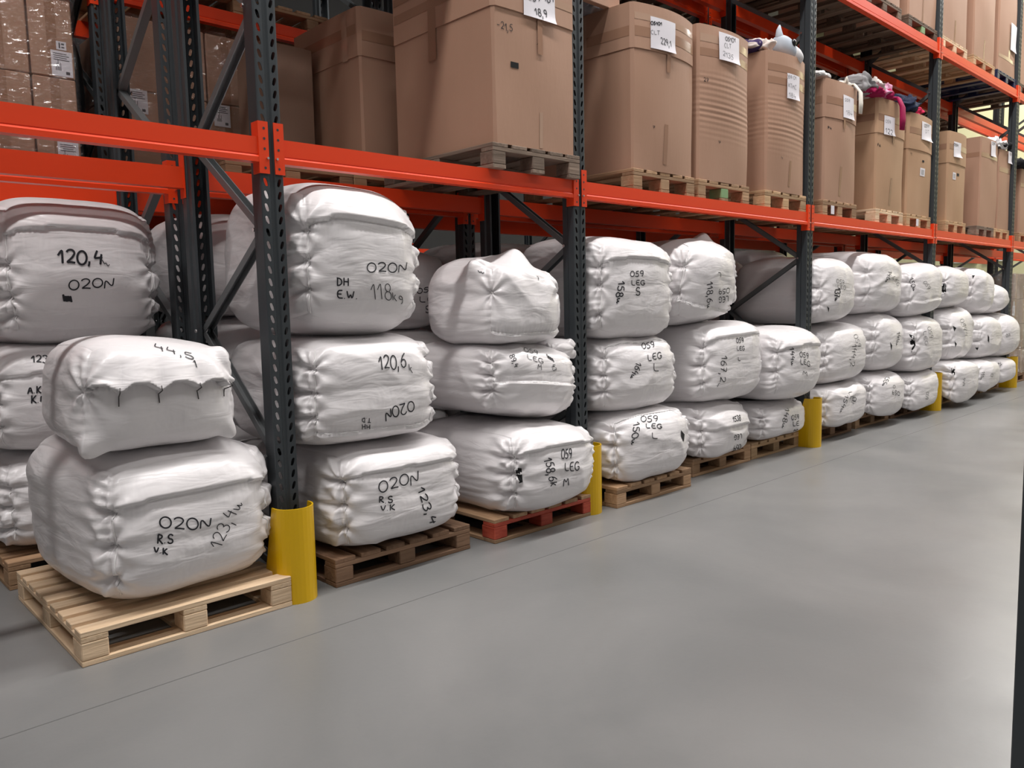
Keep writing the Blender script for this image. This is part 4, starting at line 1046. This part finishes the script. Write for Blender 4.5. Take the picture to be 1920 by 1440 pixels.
# ------------------------------------------------------------------ level 2
LV2 = 'pallets on the second level'
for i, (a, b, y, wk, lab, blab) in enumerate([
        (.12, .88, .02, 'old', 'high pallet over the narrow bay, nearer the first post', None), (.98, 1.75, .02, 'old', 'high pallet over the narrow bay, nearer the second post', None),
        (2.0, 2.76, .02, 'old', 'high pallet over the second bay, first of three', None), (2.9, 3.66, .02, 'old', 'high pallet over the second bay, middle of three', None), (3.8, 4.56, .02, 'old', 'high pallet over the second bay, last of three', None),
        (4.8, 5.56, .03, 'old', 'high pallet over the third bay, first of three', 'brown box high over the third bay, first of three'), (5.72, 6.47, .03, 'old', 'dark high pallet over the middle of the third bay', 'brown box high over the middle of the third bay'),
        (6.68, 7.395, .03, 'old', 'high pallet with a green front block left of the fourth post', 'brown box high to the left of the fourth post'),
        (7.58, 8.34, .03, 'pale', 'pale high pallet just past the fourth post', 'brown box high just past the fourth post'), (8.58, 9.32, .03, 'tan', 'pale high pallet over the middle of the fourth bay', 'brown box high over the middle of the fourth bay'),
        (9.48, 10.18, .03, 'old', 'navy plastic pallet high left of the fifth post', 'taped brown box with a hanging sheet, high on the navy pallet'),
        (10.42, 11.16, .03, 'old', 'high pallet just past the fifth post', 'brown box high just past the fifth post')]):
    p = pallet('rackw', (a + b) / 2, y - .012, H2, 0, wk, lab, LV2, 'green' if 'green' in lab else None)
    if 'navy' in lab:
        for ch in p.children: ch.material_slots[0].material = M['navy_plastic']
    if blab:
        carton('L%d' % i, (a, b, y, y + .84, H2 + PH_, H2 + PH_ + 1.0), blab, 40 + i, 'card', bulge=.02, sleeve=None, tapes=[('f', .46, .5, .0, .22, 'tape')] if i != 10 else [('f', .02, .98, .16, .20, 'clear_tape'), ('f', .5, .6, .2, .5, 'clear_tape')],
               paper=((.55, .95, .30, .62), []) if i == 10 else None, group='boxes on the second level')
for i in range(5):
    for k, x in enumerate(((.5, 1.38), (2.38, 3.28, 4.18), (5.18, 6.08, 6.98), (7.98, 8.88, 9.78), (10.78, 11.68))[i]):
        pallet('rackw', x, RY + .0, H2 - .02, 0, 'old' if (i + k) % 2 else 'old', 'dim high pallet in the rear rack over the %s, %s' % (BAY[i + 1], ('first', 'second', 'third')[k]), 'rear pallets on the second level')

# ------------------------------------------------------------------ cartons past the fifth guard
wrapped_pile([(10.58, 10.95), (10.955, 11.32)], [0, .34, .68, 1.02, 1.36], .06, .80, PH_, 'wrapped carton on the floor past the fifth guard', 'shiny film around the cartons past the fifth guard', 'wrapped cartons past the fifth guard',
             stickers=[(0, 1, .05, .10), (0, 2, .05, .12)], card='card_dark')
pallet('decky', 11.95, .05, 0, 0, 'brown', 'second dark pallet past the fifth guard under wrapped cartons', FL)
wrapped_pile([(11.58, 11.95), (11.955, 12.32)], [0, .34, .68, 1.02, 1.36], .06, .80, PH_, 'wrapped carton on the second pallet past the fifth guard', 'shiny film around the second carton pile past the fifth guard', 'wrapped cartons on the second pallet past the fifth guard', card='card_dark')
for i, x in enumerate((10.95, 11.95)):
    pallet('decky', x, RY + .05, 0, 0, 'brown', 'dark floor pallet in the rear rack past the fifth guard, %s' % ORD[i], 'pallets in the rear rack')
    wrapped_pile([(x - .37, x), (x + .005, x + .37)], [0, .38, .76, 1.14, 1.5], RY + .06, RY + .80, PH_, 'shaded carton in the rear rack past the fifth guard, pile %s' % ('one', 'two')[i], 'film around the shaded cartons in the rear rack, pile %s' % ('one', 'two')[i], 'shaded cartons in the rear rack %s' % ('one', 'two')[i], card='card_dark')

# ------------------------------------------------------------------ clothes and a toy on the open boxes
def cloth(name, col, loc, size, label, seed, rough=.8, lump=.05, cat='clothing', hang=None, group='clothes on the boxes', k=2.4):
    mt = mat(name + '_cloth_%d' % seed, col, rough, spec=.2)
    P, Fs = cube_grid(30)
    o_ = dict(fq=3.5, k=k, h=size, rot=0., seed=seed, pinch=0, ties=(), wr=0, seam=None, scal=0, arch=0, puff=0, pleat=0, vs=False, warp=0, crump=1.6, seam_dir=1, hem=0, fold=lump * .34, lump=lump, bumps=(), spread=.1, tilt=0, pitch=0, rz=0)
    p, _ = bale_shape(P, o_); p[:, 2] = np.maximum(p[:, 2] + size[2], 0)
    if hang is None:
        ob_ = np_obj(name, p, Fs, mt, None, True); ob_.location = loc; return tag(ob_, label, cat, group)
    t = thing(name, label, cat, loc, 0, group); np_obj('cloth_heap', p, Fs, mt, t, True)
    pts, w = hang; V = []; n = len(pts); pts = [np.array(q, float) for q in pts]
    for i, q in enumerate(pts):
        tt = pts[min(i + 1, n - 1)] - pts[max(i - 1, 0)]; tt /= np.linalg.norm(tt)
        sd = np.array([1., 0, 0]); up = np.cross(sd, tt); up /= np.linalg.norm(up)
        ww = w * (1 if i < n - 1 else .85)
        for a in np.linspace(0, 2 * math.pi, 12, endpoint=False):
            V.append(q + sd * ww * math.cos(a) * (1 + .12 * math.sin(3 * a + i)) + up * ww * .28 * math.sin(a) * (1 + .3 * math.sin(2 * a + i)))
    Fh = [(i * 12 + j, i * 12 + (j + 1) % 12, (i + 1) * 12 + (j + 1) % 12, (i + 1) * 12 + j) for i in range(n - 1) for j in range(12)] + [tuple(range(12)), tuple((n - 1) * 12 + j for j in range(12))]
    fix_normals(np_obj('hanging_sleeve', np.array(V), Fh, mt, t, True)); return t
zt = 3.0
cloth('garment', (.16, .16, .18), (2.14, .30, 3.0), (.12, .14, .06), 'dark grey garment bunched on the box marked 229,1 beside the post', 101)
cloth('garment', (.25, .25, .27), (2.40, .45, 3.0), (.14, .14, .05), 'grey garment peeking over the back of the box marked 229,1', 102)
mbx = MB().box(-.17, .17, -.02, .02, 0, .10, .003); ob = mbx.obj('cardboard_flap_piece', M['card'], None); ob.location = (2.30, .20, 3.0); tag(ob, 'loose cardboard strip standing in the box marked 229,1', 'cardboard', None)
cloth('garment', (.05, .03, .10), (4.02, .30, 3.04), (.17, .20, .055), 'dark purple garment on the box with the plush toy', 103)
cloth('garment', (.62, .54, .50), (4.06, .14, 3.04), (.13, .10, .045), 'beige garment on the box with the plush toy', 104)
cloth('garment', (.75, .73, .72), (4.95, .10, 3.0), (.12, .09, .03), 'white cap like bundle on the box after the third front post', 105)
cloth('garment', (.80, .76, .68), (5.40, .10, 3.0), (.07, .08, .03), 'cream garment with a sleeve hanging from the box after the third front post', 106,
      hang=([(.02, .0, .035), (.05, -.10, .03), (.06, -.145, -.04), (.058, -.150, -.13), (.055, -.150, -.22)], .035))
cloth('garment', (.30, .29, .30), (5.78, .16, 3.02), (.16, .18, .075), 'grey garment on the box with the pink sleeve', 107)
cloth('garment', (.60, .55, .52), (6.06, .14, 3.02), (.14, .10, .095), 'pale grey garment heaped on the box with the pink sleeve', 108)
cloth('garment', (.72, .36, .52), (6.15, .05, 3.02), (.07, .05, .07), 'light pink cloth on the box with the pink sleeve', 109)
cloth('garment', (.32, .008, .07), (6.02, .04, 3.02), (.30, .06, .028), 'dark pink garment with a sleeve hanging over the box front', 110,
      hang=([(.24, .0, .03), (.32, -.07, .03), (.33, -.10, -.05), (.33, -.105, -.16), (.32, -.105, -.26)], .055))
cloth('garment', (.012, .018, .045), (6.82, .20, 3.0), (.20, .20, .09), 'navy garment heaped on the tan box with the sticker', 111)
cloth('garment', (.70, .04, .12), (7.08, .06, 3.0), (.05, .05, .045), 'bright pink scrap of cloth on the tan box with the sticker', 112)
cloth('white_bag', (.72, .71, .72), (9.75, .16, 3.0), (.26, .14, .06), 'white bags bunched on the box left of the fifth front post', 113, cat='bag')
cloth('black_cloth', (.01, .01, .012), (9.95, .08, 3.0), (.09, .07, .04), 'black scrap between the white bags left of the fifth front post', 114)
cloth('black_cloth', (.01, .01, .012), (10.7, .12, 2.86), (.2, .1, .035), 'black cloth on the box just past the fifth front post', 115)
# plush toy head
tz = 3.04
t = thing('plush_toy', 'pale grey plush toy with a dark eye on a cardboard box', 'toy', (4.30, .06, tz))
plush = mat('pale_blue_grey_plush', (.52, .57, .64), .9, spec=.1); white_pl = mat('white_plush', (.78, .77, .78), .9, spec=.1)
P, Fs = cube_grid(18)
o_ = dict(k=2.2, h=(.095, .08, .08), rot=0., seed=120, pinch=0, ties=(), wr=0, seam=None, scal=0, arch=0, puff=0, pleat=0, vs=False, warp=0, crump=.5, seam_dir=1, hem=0, fold=.002, lump=.004, bumps=[((1, -.4, -.5), .06, .03)], spread=.05, tilt=-.25, pitch=0, rz=-.2)
p, _ = bale_shape(P, o_); p[:, 2] = np.maximum(p[:, 2] + .08, 0); np_obj('head', p, Fs, plush, t, True)
o_.update(h=(.055, .045, .05), seed=121, tilt=-.3); p, _ = bale_shape(P, o_); p += np.array([.07, -.045, .045]); np_obj('muzzle', p, Fs, white_pl, t, True)
e = MB(); th = np.linspace(0, math.pi, 9)
Ve = [(.028 * math.sin(a) * math.cos(b), -.012 * math.sin(a) * math.sin(b) * 1., .030 * math.cos(a)) for a in th for b in np.linspace(0, 2 * math.pi, 13)[:-1]]
Fe = [(i * 12 + j, i * 12 + (j + 1) % 12, (i + 1) * 12 + (j + 1) % 12, (i + 1) * 12 + j) for i in range(8) for j in range(12)]
eo = np_obj('eye', [(x * 1.0 + .012, y * 1.6 - .080, z * 1.0 + .100) for x, y, z in Ve], Fe, mat('black_glossy_eye', (.01, .01, .012), .1), t, True)
ear = MB(); ear.tube([(-.05, .0, .12), (-.062, .0, .16), (-.065, .0, .20), (-.055, .0, .235)], [.034, .030, .020, .006], 8); ear.obj('ear', plush, t, True)
# stickers on pallets, a loose tag
for (x, lab) in ((5.08, 'small white tag on the dark pallet after the third front post'), (6.99, 'small white tag on the light pallet left of the fourth front post')):
    tg = MB().box(-.03, .03, -.002, 0, 0, .07).obj('paper_tag', M['paper']); tg.location = (x, .0065, H1 + .015); tag(tg, lab, 'tag', 'paper tags on pallets')
